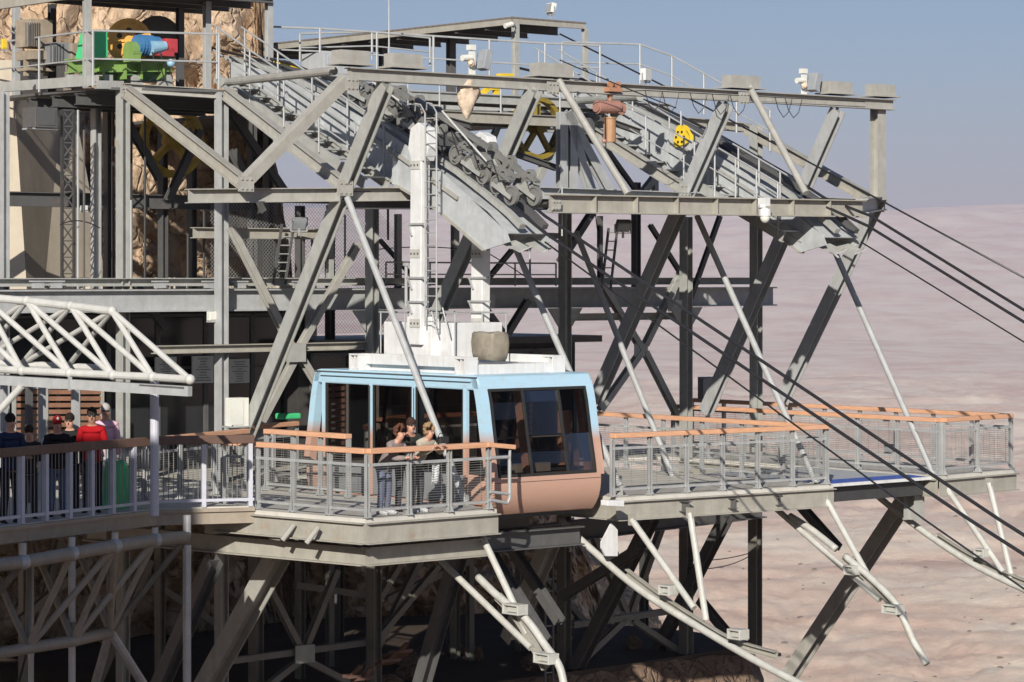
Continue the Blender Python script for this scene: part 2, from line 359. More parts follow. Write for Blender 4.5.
def terrace():
    pts = [W(-6.6, 4.0, -8.55), W(-6.6, 9.5, -8.5), W(-6.75, 13.3, -8.45), W(-7.3, 14.0, -8.45), W(-9.5, 14.2, -8.45), W(-15, 12.5, -8.4), W(-20, 4, -8.5), W(-16, -14, -8.6), W(-7.5, -14, -8.7), W(-7.0, 2, -8.6)]
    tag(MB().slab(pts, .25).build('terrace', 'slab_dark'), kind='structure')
    # earth bank under its front edge: a lumpy sheet that bulges from the slab down
    path = [(-7.6, -14), (-7.2, -6), (-7.0, 2), (-6.7, 4), (-6.7, 9.5), (-6.8, 13.1), (-7.3, 13.9), (-9.5, 14.15), (-14.5, 12.6), (-17, 11)]
    L = [0]
    for a, b in zip(path, path[1:]): L.append(L[-1] + math.hypot(b[0] - a[0], b[1] - a[1]))
    ss = np.linspace(0, L[-1], 360); us = np.interp(ss, L, [p[0] for p in path]); vs = np.interp(ss, L, [p[1] for p in path])
    k = np.linspace(0, 1, 60); Sg, K = np.meshgrid(ss, k); U = np.broadcast_to(us, Sg.shape); V = np.broadcast_to(vs, Sg.shape)
    du = np.gradient(us, ss); dv = np.gradient(vs, ss); ln = np.hypot(du, dv); nu = dv / ln; nv = -du / ln
    kern = np.ones(15) / 15
    nu = np.convolve(np.pad(nu, 7, 'edge'), kern, 'valid'); nv = np.convolve(np.pad(nv, 7, 'edge'), kern, 'valid')
    out = (.12 + .5 * np.sqrt(K) + K * 1.4) + (fbm(Sg * .9, K * 9, 7, 2, True, .6) - .5) * 1.1 * np.clip(K * 6, .05, 1)
    U2 = U + nu * out; V2 = V + nv * out
    Zg = -8.56 - K * 9 - .12 * np.clip(K * 20, 0, 1) + (fbm(Sg * 2.2, K * 12, 5, 8) - .5) * .25
    X = O.x + C.x * U2 + G.x * V2; Y = O.y + C.y * U2 + G.y * V2
    grid_mesh('earth_bank', X, Y, Zg, 'earth')
terrace()

# ================================================================== STATION FRAME
FV = [-.5, 3.0, 8.25, 11.5, 13.3]
frame = thing('cable_car_station', 'grey steel frame of the cable car station with leaning legs and long girders', 'station', W(-7, 3, -12))
def fp(name, m, mat='steel', label=None):
    o = m.build(name, mat, frame, bevel=0)
    if label: o['label'] = label
    return o
def beam(name, a, b, h=.3, w=.3, n=G, mat='steel', kind='I', **k):
    m = MB()
    if kind == 'I': m.ibeam(a, b, h, w, n, tf=max(.018, h * .07), tw=max(.014, w * .05))
    elif kind == 'B': m.bar(a, b, h, w, n)
    elif kind == 'T': m.tube([a, b], h / 2, 12)
    elif kind == 'U': m.channel(a, b, h, w, n, **k)
    return fp(name, m, mat)
# columns
def col(px, u, v, z0, z1, h=.3, mat='steel', n=C):
    p = W(u, v, 0); a = Vector((p.x, p.y, z0)); b = Vector((p.x, p.y, z1))
    o = beam('column', a, b, h * .54, h * .74, G if n is C else n, mat); return p
def usolve(px, v):
    p = P(px, 300, v=v); return UV(p)[0]
def vsolve(px, u):
    p = P(px, 300, u=u); return UV(p)[1]
NC = (C - G).normalized()
for px, v, z0, z1, mat in ((123, -2.3, -12, 3.62, 'steel'), (221.5, -.5, -12, 3.62, 'steel_cool'), (372, 3.0, -4.1, 1.6, 'steel'), (565, 8.25, -4.1, 3.5, 'steel'),
                           (686, 11.5, -4.1, 1.3, 'steel'), (756, 13.3, -4.1, 3.4, 'steel')):
    col(px, usolve(px, v), v, z0, z1, .33, mat, C)
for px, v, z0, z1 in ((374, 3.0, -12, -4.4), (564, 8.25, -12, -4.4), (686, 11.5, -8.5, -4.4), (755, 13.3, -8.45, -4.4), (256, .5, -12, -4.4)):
    col(px, usolve(px, v), v, z0, z1, .36, 'steel_low_shade')
for px, u, z0, z1 in ((4, -8.6, -4, 3.5), (108, -11.2, -.3, 3.6), (96, -10.6, -.3, 3.6), (163, -11.8, -.3, 3.6), (192, -12, -.3, 3.6), (252, -11.5, -4, 3.6), (268, -12.5, -.3, 3.5), (330, -11, -4, 1.4),
                      (644, -11.2, -8.5, -5.2), (442, -11.5, -12, -4.6), (339, -12.5, -12, -4.6), (125, -12, -12, -4.6), (636, -10.4, -.3, 2.2), (300, -10.8, -4, 1.5)):
    col(px, u, vsolve(px, u), z0, z1, .26, 'steel_dark' if px not in (4, 96) else 'steel_cool')
# top girder, its bearing boxes and end post
top = [P(352, 77, u=-2.3), P(893, 102.5, u=-2.3)]; zt = (top[0].z + top[1].z) / 2
for p in top: p.z = zt
beam('top_girder', top[0] - G * .1, top[1], .225, .2, Z, 'steel_warm')
for px, w in ((352, .75), (405, .8), (553, 1.0), (743, .95), (838, .8), (882, .75)):
    v = vsolve(px, -2.3); c = W(-2.35, v, zt + .29)
    fp('bearing_box', MB().box(c, .3, w * .85, .27).box(c - Z * .12, .44, w + .06, .03), 'steel_warm')
# leaning legs above and below the nodes: (top px,py) (bottom px,py) plane v
for (x1, y1, x2, y2, v) in ((386, 84, 240, 452, -.5), (534, 90, 488, 196, 3.0), (726, 104, 594, 404, 8.25), (838, 110, 706, 412, 11.5), (880, 196, 781, 402, 13.3)):
    a = P(x1, y1, v=v); b = P(x2, y2, v=v); beam('leaning_leg', a, b, .20, .29, G, 'steel' if v < 5 else 'steel_cool')
beam('leaning_leg', P(486, 204, v=3.0), P(424, 345, v=3.0), .20, .27, G)
beam('end_post', P(878, 108, v=13.0), P(878, 200, v=13.0), .24, .24, C, 'steel_warm')
# white tube struts, the other leg of each pair
for (x1, y1, x2, y2, v) in ((345, 192, 466, 504, -.55), (512, 240, 620, 486, 3.05), (576, 232, 676, 484, 7.2), (697, 216, 817, 485, 8.15), (835, 252, 934, 476, 11.72)):
    m = MB().tube([P(x1, y1, v=v), P(x2, y2, v=v)], .062, 12)
    fp('tube_strut', m, 'steel_cool')
    q = P(x2, y2, v=v); fp('base_plate', MB().box(Vector((q.x, q.y, -4.08)), .22, .2, .03).box(Vector((q.x, q.y, -3.98)), .14, .03, .18), 'steel')
# upper tube braces hung from the bearing boxes to the girder
for a, b in (((556, 76, -2.3), (628, 194, -.5)), ((748, 84, -2.3), (806, 193, -.5))):
    fp('tube_strut', MB().tube([P(a[0], a[1], u=a[2]), P(b[0], b[1], u=b[2])], .07, 12), 'steel_warm')
fp('tube_strut', MB().tube([P(228, 82, u=-7.7), P(334, 71, u=-2.7)], .08, 12), 'steel_warm')
fp('tube_strut', MB().tube([P(575, 101, u=-6.5), P(640, 97, u=-3.0)], .08, 12), 'steel')
# outer bracket on the left
zt2 = 3.6
beam('brace', P(347, 78, u=-2.3), P(241, 186, v=-2.8), .23, .2, C, 'steel_warm', 'B')
for (x1, y1, x2, y2, v) in ((126, 91, 247, 186, -2.75), (224, 92, 346, 187, -.5), (546, 102, 684, 189, 8.25), (745, 128, 884, 207, 13.3)):
    beam('stringer', P(x1, y1, v=v), P(x2, y2, v=v), .235, .17, Z, 'cream_steel' if v > 13 or v < -2 else 'steel_warm')
beam('crossbeam', P(188, 196, u=-3.9), P(412, 194, u=-3.5), .26, .26, Z, 'steel_warm')
beam('crossbeam', P(345, 200, u=-3.7), P(640, 202, u=-3.7), .34, .26, Z, 'steel_dark')
# long crossbeam in front of the second track
ga = P(549, 206, u=-.45); gb = P(862, 208, u=-.45); zg = (ga.z + gb.z) / 2 - .0; ga.z = zg; gb.z = zg + .03
beam('crossbeam', ga, gb, .35, .28, Z, 'cream_steel')
for k in range(1, 8): fp('stiffener', MB().box(ga.lerp(gb, k / 8), .26, .015, .30), 'cream_steel')
beam('crossbeam', P(538, 193, u=-3.5), P(885, 205, u=-3.3), .24, .3, Z, 'steel_cool')
beam('crossbeam', P(862, 206, u=-.45), P(880, 203, u=-3.0), .3, .26, Z, 'steel_warm')
beam('crossbeam', P(686, 122, u=-7.2), P(748, 128, u=-7.2), .2, .26, Z, 'cream_steel')
beam('crossbeam', P(360, 100, u=-9), P(650, 112, u=-7.4), .34, .26, Z, 'steel')
# middle level, from end to end of the station
za = -.50
for u, z, h, mat in ((-7.9, za, .44, 'steel_cool'), (-8.3, za + .36, .16, 'steel'), (-12.4, za, .4, 'steel_dark')):
    beam('long_girder', W(u, -9.5 if u > -12 else -7.0, z), W(u, 15.3 if u > -12 else 13.8, z), h, .28, Z, mat)
for v in (-8.5, -5.4, -2.3, -.5, 3.0, 8.25, 11.5, 13.3): beam('floor_joist', W(-7.9, v, za), W(-12.4, v, za), .34, .2, Z, 'steel_dark')
for px in (38, 56, 160, 210, 240, 300):   # clamps on the girder
    p = P(px, 285, u=-8.0); fp('clamp', MB().box(p, .14, .2, .12).box(p + Z * .07, .2, .28, .03), 'galv')
shade_plates = [(W(-.6, 2.2, 1.36), W(-.6, 8.6, 1.40), W(-3.5, 8.6, 1.40), W(-3.5, 2.2, 1.36)),
      (W(-3.7, 3.1, 1.5), W(-3.7, 8.1, 1.5), W(-7.2, 8.1, 1.5), W(-7.2, 3.1, 1.5)), (W(-3.9, 11.4, 1.5), W(-3.9, 13.2, 1.5), W(-6.4, 13.2, 1.5), W(-6.4, 11.4, 1.5))]
for q in shade_plates: fp('grating_floor', MB().slab(q, .04), 'steel_dark')  # hardly visible plates, added to shade the legs and columns behind
fp('grating_floor', MB().slab([W(-8.1, -8.5, -.28), W(-8.1, 13.2, -.28), W(-10.2, 13.2, -.28), W(-10.2, -8.5, -.28)], .04), 'steel_dark')
beam('crossbeam', W(-7.4, -2.2, -1.45), W(-7.4, 3.1, -1.45), .16, .2, Z, 'cream_steel')
beam('crossbeam', W(-7.3, 8.4, -.92), W(-7.3, 11.6, -.92), .16, .2, Z, 'cream_steel')
beam('crossbeam', W(-8.6, -.5, .85), W(-8.6, 3.0, .85), .22, .2, Z, 'cream_steel')
beam('crossbeam', W(-11.6, -6.0, 1.55), W(-11.6, 3.0, 1.55), .3, .2, Z, 'steel_dark')
# crossed braces between the columns
def xbrace(u, pts, mat='steel', r=.15):
    for (x1, y1, x2, y2) in pts: beam('brace', P(x1, y1, u=u), P(x2, y2, u=u), r, r * .9, C, mat)
xbrace(-7.4, ((231, 228, 294, 352), (358, 244, 298, 350), (296, 356, 240, 462), (300, 356, 345, 430)), 'steel_warm')
xbrace(-7.35, ((480, 302, 503, 334), (528, 300, 507, 334)), 'steel_dark')
xbrace(-7.3, ((602, 284, 641, 348), (682, 270, 645, 345), (641, 352, 600, 410), (645, 352, 682, 425)), 'steel')
xbrace(-7.4, ((266, 582, 300, 648), (337, 570, 306, 646), (300, 660, 262, 690), (306, 660, 352, 684), (228, 661, 376, 641), (402, 560, 376, 604), (438, 566, 376, 640)), 'steel_low_shade', .14)
xbrace(-7.2, ((590, 528, 626, 612), (664, 520, 631, 612), (624, 620, 570, 672), (632, 620, 684, 655), (572, 625, 690, 608)), 'steel_low_shade', .15)
for px, py, s in ((296, 353, .6), (305, 654, .6), (641, 350, .5), (628, 618, .55)):
    fp('gusset_plate', MB().box(P(px, py, u=-7.25), .02, s * .8, s * .6), 'steel')
# diagonal stays in the upper bays
for (x1, y1, x2, y2, u) in ((231, 112, 290, 200, -9.0), (232, 150, 262, 212, -9), (134, 282, 165, 330, -9.5), (560, 130, 530, 196, -6), (582, 150, 612, 196, -7), (600, 200, 560, 262, -9), (705, 160, 676, 196, -7.2), (640, 196, 672, 155, -8),
                              (468, 250, 434, 320, -6.5), (118, 105, 160, 180, -11), (200, 130, 168, 200, -11)):
    beam('brace', P(x1, y1, u=u), P(x2, y2, u=u), .15, .15, C, 'steel' if u > -8.5 else 'steel_dark')
# tall A frame behind the hoist
for (x1, y1, x2, y2) in ((562, 112, 562, 196), (572, 112, 572, 196), (566, 112, 592, 196), (566, 112, 612, 197)):
    beam('stay_leg', P(x1, y1, u=-4.2), P(x2, y2, u=-4.2), .15, .2, C, 'steel_cool')
# legs under the decks
for (x1, y1, x2, y2, v, h) in ((278, 556, 196, 704, -2.5, .34), (652, 518, 560, 700, 8.25, .25), (727, 516, 648, 668, 11.5, .24), (912, 490, 770, 705, 13.3, .30), (552, 538, 510, 640, 4.5, .3), (460, 548, 420, 690, 1.0, .26), (214, 560, 158, 690, -4.5, .26)):
    beam('under_leg', P(x1, y1, v=v), P(x2, y2, v=v), h, h, G, 'steel_warm' if h > .29 else 'steel_dark')
for (x1, y1, x2, y2, v) in ((512, 548, 560, 622, 3.0), (488, 548, 545, 640, 1.5), (640, 548, 560, 598, 6.0), (800, 505, 838, 548, 13.3), (700, 600, 745, 655, 12.4)):
    beam('brace', P(x1, y1, v=v), P(x2, y2, v=v), .18, .18, G, 'steel_dark')
beam('deck_girder', P(470, 543, u=-5.8), P(762, 508, u=-5.8), .42, .3, Z, 'steel_dark')
beam('deck_girder', W(-3.0, -.6, -4.75), W(-3.0, 3.6, -4.75), .4, .3, Z, 'steel_dark')
beam('deck_girder', W(-.6, -.6, -4.85), W(-.6, 2.8, -4.85), .35, .3, Z, 'steel_dark')
for px, py, s in ((565, 330, 1), (686, 310, 1), (372, 315, 1)):
    for d in (-1, 1):
        v = {565: 8.25, 686: 11.5, 372: 3.0}[px]; u = usolve(px, v)
        fp('bracket', MB().plate([W(u, v + d * .17, -.72), W(u, v + d * .5, -.72), W(u, v + d * .17, -1.15)], .03, C), 'steel')

# ================================================================== DECKS
ZD = -4.1
def deck(label, pts, ring, name='viewing_platform', extra=()):
    t = thing(name, label, 'platform', W(*pts[0], ZD - .6))
    MB().slab([W(u, v, ZD) for u, v in pts], .07).build('floor_plate', 'deck', t)
    for a, b in ring:
        MB().channel(W(*a, ZD - .25), W(*b, ZD - .25), .36, .10, Z, -1, .02).build('edge_girder', 'cream_steel', t)
    return t
near = deck('near viewing platform left of the cabin where three women lean on the rail', [(1.0, -3.4), (.9, -.45), (-7.5, -.45), (-8.4, 1.0), (-11.6, 1.2), (-11.6, -8.5), (-7.0, -7.6), (-2.6, -3.95)],
            [((.92, -.45), (1.0, -3.4)), ((1.0, -3.4), (-2.7, -3.95)), ((-7.5, -.5), (.85, -.5))])
for z, off, mat in ((-4.78, .35, 'cream_steel'),):
    for a, b in (((.55, -.4), (.6, -3.1)), ((.6, -3.1), (-6.4, -4.3))):
        MB().ibeam(W(*a, z), W(*b, z), .32, .24, Z).build('ring_beam', mat, near)
for k, (u, v) in enumerate(((-2.9, -3.8), (.3, -3.2), (-1.2, -3.6))):
    MB().box(W(u, v, -4.42), .3, .25, .34).build('bearing_block', 'steel_warm', near)
for u in (-.6, .1):
    MB().tube([W(u, -3.72, -4.28), W(u - .1, -3.9, -4.55)], .045, 8).build('hook', 'steel_warm', near)
for v in (-3.0, -2.0, -1.0): MB().ibeam(W(.9, v, -4.33), W(-7, v, -4.33), .2, .14, Z).build('joist', 'steel_dark', near)
mid = deck('middle viewing platform to the right of the cabin between the two tracks', [(.36, 2.85), (.72, 8.25), (-7.6, 8.25), (-8.4, 9.8), (-11.6, 9.8), (-11.6, 1.2), (-8.4, 1.0), (-7.5, 2.95), (.2, 2.95)],
           [((.72, 8.25), (.36, 2.85)), ((.30, 2.95), (-7, 2.95)), ((-7.5, 8.2), (.7, 8.2))])
for v in (4.4, 5.6, 6.8, 7.8): MB().ibeam(W(.7, v, -4.33), W(-7, v, -4.33), .2, .14, Z).build('joist', 'steel_dark', mid)
MB().ibeam(W(-7.0, 3.5, -4.75), W(-7.0, 13.8, -4.75), .36, .24, Z).build('ring_beam', 'steel_dark', mid)
far = deck('farthest viewing platform at the right end of the station', [(.5, 11.6), (.25, 14.3), (-8.0, 14.3), (-11.6, 14.2), (-11.6, 9.8), (-8.4, 9.8), (-7.5, 11.6)],
           [((.25, 14.3), (.5, 11.6)), ((.45, 11.62), (-7.2, 11.62))])
for v in (12.4, 13.4): MB().ibeam(W(.3, v, -4.33), W(-7, v, -4.33), .2, .14, Z).build('joist', 'steel_dark', far)
MB().ibeam(P(914, 486, u=-.2), P(914, 520, u=-.2), .3, .3, C).build('stub_post', 'steel', far)
MB().ibeam(P(848, 478, u=-4), P(848, 500, u=-4), .3, .3, C).build('stub_post', 'steel_dark', far)
t = thing('boarding_flap', 'blue boarding flap lying in the empty cabin bay of the second track', 'boarding flap', W(-1, 10, -4.3))
MB().slab([W(.3, 8.4, -4.12), W(.25, 11.5, -4.12), W(-.25, 11.5, -4.1), W(-.25, 8.4, -4.1)], .05).build('mat', 'blue_mat', t)
MB().slab([W(-.27, 8.4, -4.11), W(-.27, 11.5, -4.11), W(-3.2, 11.5, -4.1), W(-3.2, 8.4, -4.1)], .05).build('flap_plate', 'plate_grey', t)
MB().bar(W(.36, 8.35, -4.15), W(.3, 11.55, -4.15), .06, .07).build('rim', 'white_paint', t)
MB().bar(W(.1, 8.4, -4.34), W(.05, 11.5, -4.34), .32, .2).bar(W(-2.4, 8.4, -4.34), W(-2.4, 11.5, -4.34), .32, .2).build('frame', 'black_steel', t)

# ------------------------------------------------------------------ railings
def railing(label, pts, z=ZD, H=1.17, spacing=1.0, infill=True, hand='wood', n_end=True, closed_top=True, zs=None, lab_cat='railing'):
    """pts: (u,v) corners; a wooden handrail on twin flat posts, rails, horizontal wires"""
    pw = [W(u, v, z) for u, v in pts]
    t = thing('railing', label, lab_cat, pw[0], 'railings with wooden handrails round the platforms')
    hr = MB()
    for a, b in zip(pw, pw[1:]): hr.bar(a + Z * (H - .035), b + Z * (H - .035), .09, .17)
    hr.build('handrail', hand, t, bevel=.012)
    rl = MB(); net = MB()
    for a, b in zip(pw, pw[1:]):
        L = (b - a).length; d = (b - a) / L; side = d.cross(Z)
        nseg = max(1, round(L / spacing))
        for i in range(nseg + 1):
            if i == nseg and b is not pw[-1]: continue
            q = a + d * (L * i / nseg)
            p = MB(); p.bar(q - d * .03 + Z * .02, q - d * .03 + Z * (H - .08), .016, .07, d).bar(q + d * .03 + Z * .02, q + d * .03 + Z * (H - .08), .016, .07, d)
            p.box(q + Z * .02, .14, .12, .02, (d, side, Z)); p.plate([q + side * .03 + Z * .02, q + side * .12 + Z * .02, q + side * .03 + Z * .2], .012, d)
            p.build('post', 'galv', t)
        rl.bar(a + Z * (H - .27), b + Z * (H - .27), .05, .035); rl.bar(a + Z * .14, b + Z * .14, .045, .035)
        if infill:
            zz = .17
            while zz < H - .3:
                net.bar(a + Z * zz, b + Z * zz, .006, .006); zz += .042
            for i in range(int(L / .30)): q = a + d * (i + .5) * .30; net.bar(q + Z * .15, q + Z * (H - .28), .004, .004, d)
    rl.build('rail', 'galv', t)
    if infill: net.build('wire_panel', 'mesh_grey', t)
    return t
railing('railing of the near platform bending at its outer corner, the three women lean on it', [(-2.72, -3.75), (.98, -3.35), (.88, -.62)], spacing=1.0)
railing('railing running back along the near side of the cabin bay with an orange handrail', [(-5.1, -1.15), (-2.7, -1.0)], spacing=.8)
railing('short railing crossing the back of the near platform behind the cabin', [(-6.6, -.5), (-7.0, .9)], spacing=.7)
railing('railing standing behind the grey column with the white cabinet on the near platform', [(-3.6, -5.6), (-5.4, -1.4)], spacing=1.2)
railing('long front railing of the middle platform facing the valley', [(.27, 2.84), (.66, 8.12)], spacing=.9)
railing('railing from the front corner of the middle platform back along the empty bay', [(.60, 8.15), (-7.5, 8.15)], spacing=1.1)
railing('railing along the far side of the cabin bay, seen through the cabin', [(-5.2, 3.1), (-7.2, 3.1)], spacing=1.1)
railing('railing across the back of the middle platform in shade', [(-7.6, 3.6), (-7.9, 8.2)], spacing=1.1, hand='wood_brown')
railing('railing of the farthest platform along its bay', [(.40, 11.7), (-7.5, 11.7)], spacing=1.1)
railing('outermost railing closing the end and the far side of the farthest platform', [(.44, 11.78), (.2, 14.2), (-9.5, 14.2)], spacing=1.1)
t = thing('gate', 'open steel gate with a wooden handrail end in front of the pink cabin corner', 'gate', W(.9, -.5, ZD), None)
g0 = P(492, 447, u=.95); g1 = P(512, 449, u=.95)
MB().bar(P(486, 444.5, u=.93), P(513.5, 447, u=.95), .08, .15).build('handrail', 'wood', t, bevel=.01)
m = MB(); a = P(510, 450, u=.95); m.tube([P(490, 458, u=.95), P(509, 457, u=.95), P(509.5, 462, u=.95), P(509.5, 498, u=.95), P(507, 503, u=.95), P(490, 500, u=.95)], .032, 8); m.tube([P(490, 492, u=.95), P(509, 494, u=.95)], .03, 8); m.tube([a, P(509.5, 462, u=.95)], .025, 8)
m.build('gate_frame', 'galv', t)

# ------------------------------------------------------------------ concrete pier, hall, wall of the cliff side
pier = thing('concrete_pier', 'pale concrete pier with a slanting face behind the left columns', 'pier', P(60, 310, Y=62))
b = [P(-30, 400, Y=60), P(34, 400, Y=59.4), P(128, 400, Y=62.5), P(128, 400, Y=66), P(-30, 400, Y=66)]
tp = [P(-30, 60, Y=60), P(12, 60, Y=59.4), P(66, 60, Y=62.5), P(66, 60, Y=66), P(-30, 60, Y=66)]
MB().poly(b + tp, [[0, 1, 6, 5], [1, 2, 7, 6], [2, 3, 8, 7], [3, 4, 9, 8], [4, 0, 5, 9], [5, 6, 7, 8, 9], [4, 3, 2, 1, 0]]).build('pier_body', 'concrete', pier)
MB().box(P(100, 330, Y=64), 6, 9.5, 2.4, ax=(Vector((0, 1, 0)), Vector((1, 0, 0)), Z)).build('footing', 'concrete', pier)

hall = thing('station_hall', 'dark station hall with louvred doors and glazed front behind the platforms', 'building', W(-11.8, 2, ZD))
def hb(name, u0, u1, v0, v1, z0, z1, mat): return MB().box(W((u0 + u1) / 2, (v0 + v1) / 2, (z0 + z1) / 2), u1 - u0, v1 - v0, z1 - z0).build(name, mat, hall)
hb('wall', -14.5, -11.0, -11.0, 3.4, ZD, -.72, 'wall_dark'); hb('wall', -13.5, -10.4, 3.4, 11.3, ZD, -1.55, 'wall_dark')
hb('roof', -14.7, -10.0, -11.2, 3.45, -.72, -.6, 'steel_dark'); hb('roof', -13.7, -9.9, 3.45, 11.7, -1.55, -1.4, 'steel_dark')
v = -10.6
while v < 3.2:
    f = MB(); a = W(-10.97, v, ZD + .05); 
    for q in (0, 1.15): f.bar(W(-10.95, v + q, ZD + .05), W(-10.95, v + q, -.85), .06, .06, G)
    f.bar(W(-10.95, v, -.85), W(-10.95, v + 1.15, -.85), .06, .06); f.bar(W(-10.95, v, -1.95), W(-10.95, v + 1.15, -1.95), .06, .06)
    fo = f.build('window', 'steel_dark', hall)
    MB().box(W(-10.96, v + .575, -2.45), .02, 1.05, 3.1).build('pane', 'glass_dark', fo)
    v += 1.2
v = 3.7
while v < 11.0:
    f = MB()
    for q in (0, 1.0): f.bar(W(-10.35, v + q, ZD + .05), W(-10.35, v + q, -1.7), .07, .06, G)
    f.bar(W(-10.35, v, -1.72), W(-10.35, v + 1.0, -1.72), .07, .06); f.bar(W(-10.35, v, -2.9), W(-10.35, v + 1, -2.9), .05, .05)
    fo = f.build('window', 'steel_dark', hall)
    MB().box(W(-10.37, v + .5, -2.8), .02, .92, 2.1).build('pane', 'glass_dark', fo); v += 1.06
# louvred doors left
for px0, px1, mat in ((14, 40, 'shutter'), (46, 74, 'shutter'), (78, 102, 'shutter')):
    a = P(px0, 392, u=-9.6); b2 = P(px1, 392, u=-9.6); m = MB()
    for k in range(12): m.bar(a - Z * (.0 + k * .13), b2 - Z * (k * .13), .085, .03)
    sh = m.build('louvre', mat, hall)
    f = MB(); f.bar(a + Z * .12, a - Z * 1.75, .07, .06, C); f.bar(b2 + Z * .12, b2 - Z * 1.75, .07, .06, C); f.bar(a + Z * .1, b2 + Z * .1, .08, .06)
    f.build('louvre_frame', 'steel', sh)
for (x0, y0, x1, y1), lab in zip(((155, 357, 176, 380), (192, 356, 213, 383), (229, 359, 249, 383)), ('notice board left of the other two on the dark hall front', 'notice board between the other two on the dark hall front', 'notice board nearest the white cabinet on the dark hall front')):
    a = P(x0, y0, u=-10.75); b2 = P(x1, y0, u=-10.75); hgt = (y1 - y0) / F * a.y
    t = thing('notice_board', 'white ' + lab, 'notice board', P((x0 + x1) / 2, y1, u=-10.75), 'white notice boards on the hall front')
    MB().box((a + b2) / 2 - Z * hgt / 2, .04, (b2 - a).length, hgt).build('board', 'sign_white', t)
    m = MB()
    for k in range(9):
        L = random.uniform(.25, .8) * (b2 - a).length; c = (a + b2) / 2 - Z * (.06 + k * hgt / 10) + C * .025
        m.box(c, .006, L, .012)
    m.build('text_lines', 'ink', t)
t = thing('cabinet', 'white electrical cabinet on a bracket beside the leaning leg, left of the cabin', 'cabinet', P(237, 428, u=-6.6))
MB().box(P(237, 412, u=-6.6), .3, .36, .56).build('housing', 'box_white', t, bevel=.01); MB().box(P(237, 412, u=-6.44), .012, .30, .5).build('door', 'box_white', t)
MB().box(P(237, 426.5, u=-6.6), .36, .5, .03).bar(P(228, 428, u=-6.6), P(228, 470, u=-6.6), .04, .04, C).build('bracket', 'galv', t)
t = thing('cabinet', 'dark grey electrical cabinet between the two right columns above the railing', 'cabinet', P(705, 402, u=-6.7))
MB().box(P(708, 388, u=-6.7), .3, .36, .5).build('housing', 'box_grey', t, bevel=.01); MB().box(P(708, 388, u=-6.54), .012, .3, .44).build('door', 'box_grey', t)

# ------------------------------------------------------------------ machine floor, roofs
mf = thing('machine_floor', 'upper machine floor of steel grating above the left columns', 'platform', W(-9.5, -4, 3.2))
ZM = 3.67
MB().slab([W(-8.35, -2.75, ZM), W(-7.5, -.3, ZM), W(-9.2, 1.6, ZM), W(-11.0, 1.6, ZM), W(-11.6, -2.2, ZM), W(-17, -2.4, ZM), W(-17, -2.9, ZM)], .05).build('floor_plate', 'steel_dark', mf)
MB().channel(P(0, 87, v=-2.9), P(98, 80, v=-2.9), .20, .1, Z, -1).build('edge_girder', 'steel', mf)
MB().channel(P(97, 84.5, u=-8.3), P(124, 85, u=-8.3), .16, .1, Z, -1).build('edge_girder', 'steel', mf)
MB().ibeam(P(124, 88, u=-8.2), P(217, 94, u=-7.7), .18, .2, Z).build('edge_girder', 'steel_warm', mf)
for k in range(3):
    u = -9.2 - k * .9; MB().ibeam(W(u, -2.85, ZM - .2), W(u, 1.4 if k < 3 else -.2 - k * .3, ZM - .2), .22, .14, Z).build('joist', 'steel_dark', mf)
def pipe_rail(label, pts, H=1.1, spacing=1.15, mat='galv', r=.022, group='pipe railings of the upper machine floors'):
    t = thing('pipe_railing', label, 'railing', pts[0], group); m = MB()
    for f in (1, .5): m.tube([p + Z * H * f for p in pts], r * (1 if f == 1 else .8), 6)
    m.build('rail', mat, t)
    for i, (a, b) in enumerate(zip(pts, pts[1:])):
        n = max(1, round((b - a).length / spacing))
        for k in range(n + (1 if i == len(pts) - 2 else 0)):
            q = a.lerp(b, k / n); MB().tube([q, q + Z * H], r * 1.15, 6).build('post', mat, t)
    return t
a0 = P(-60, 92, v=-2.9); a1 = P(93, 84, v=-2.9); a2 = P(219, 95, u=-7.6)
for p in (a0, a1, a2): p.z = ZM
pipe_rail('pipe railing round the machine floor in front of the green and orange drive', [a0, a1, a2], spacing=1.9)
rf = thing('machine_roof', 'dark flat roof over the drive machinery at the upper left', 'roof', W(-9, -2, 5.5))
MB().slab([W(-8.75, -3.05, 5.74), W(-8.75, 1.6, 5.74), W(-11.6, 1.6, 5.74), W(-11.6, -3.0, 5.74), W(-17, -3.0, 5.74), W(-17, -3.05, 5.74)], .06).build('roof_sheet', 'roof_sheet', rf)
MB().channel(W(-8.72, -3.1, 5.52), W(-20, -3.1, 5.52), .2, .1).build('edge_beam', 'cream_steel', rf)
MB().ibeam(W(-8.8, -3.05, 5.66), W(-8.8, 1.6, 5.66), .12, .1, Z).build('edge_beam', 'steel_dark', rf)
for k in range(3): MB().ibeam(W(-9.6 - k * .8, -3, 5.62), W(-9.6 - k * .8, 1.6, 5.62), .14, .1, Z).build('rafter', 'steel_dark', rf)
for px, u, mat in ((87, -8.75, 'steel'), (180, -10.5, 'steel_dark'), (207, -9.5, 'steel_cool'), (269, -8.9, 'steel_cool'), (16, -13, 'steel_cool'), (52, -12, 'black_steel')):
    p = P(px, 80, u=u); MB().ibeam(Vector((p.x, p.y, ZM)), Vector((p.x, p.y, 5.62)), .13, .13, C).build('roof_post', mat, rf)
cn = thing('canopy', 'long flat canopy with a dusty top behind the upper railings against the sky', 'canopy', W(-10, 9, 3.6))
c0 = P(512, 16.5, u=-10); zc = c0.z; _, v0, _ = UV(c0); c1 = W(-10, vsolve(586, -10), zc)
MB().slab([W(-10, v0, zc), c1, c1 - C * 11.5, W(-21.5, v0, zc)], .05).build('roof_sheet', 'roof_sheet', cn)
MB().channel(W(-10, v0, zc - .10), W(-21.5, v0, zc - .10), .15, .08).build('edge_beam', 'cream_steel', cn)
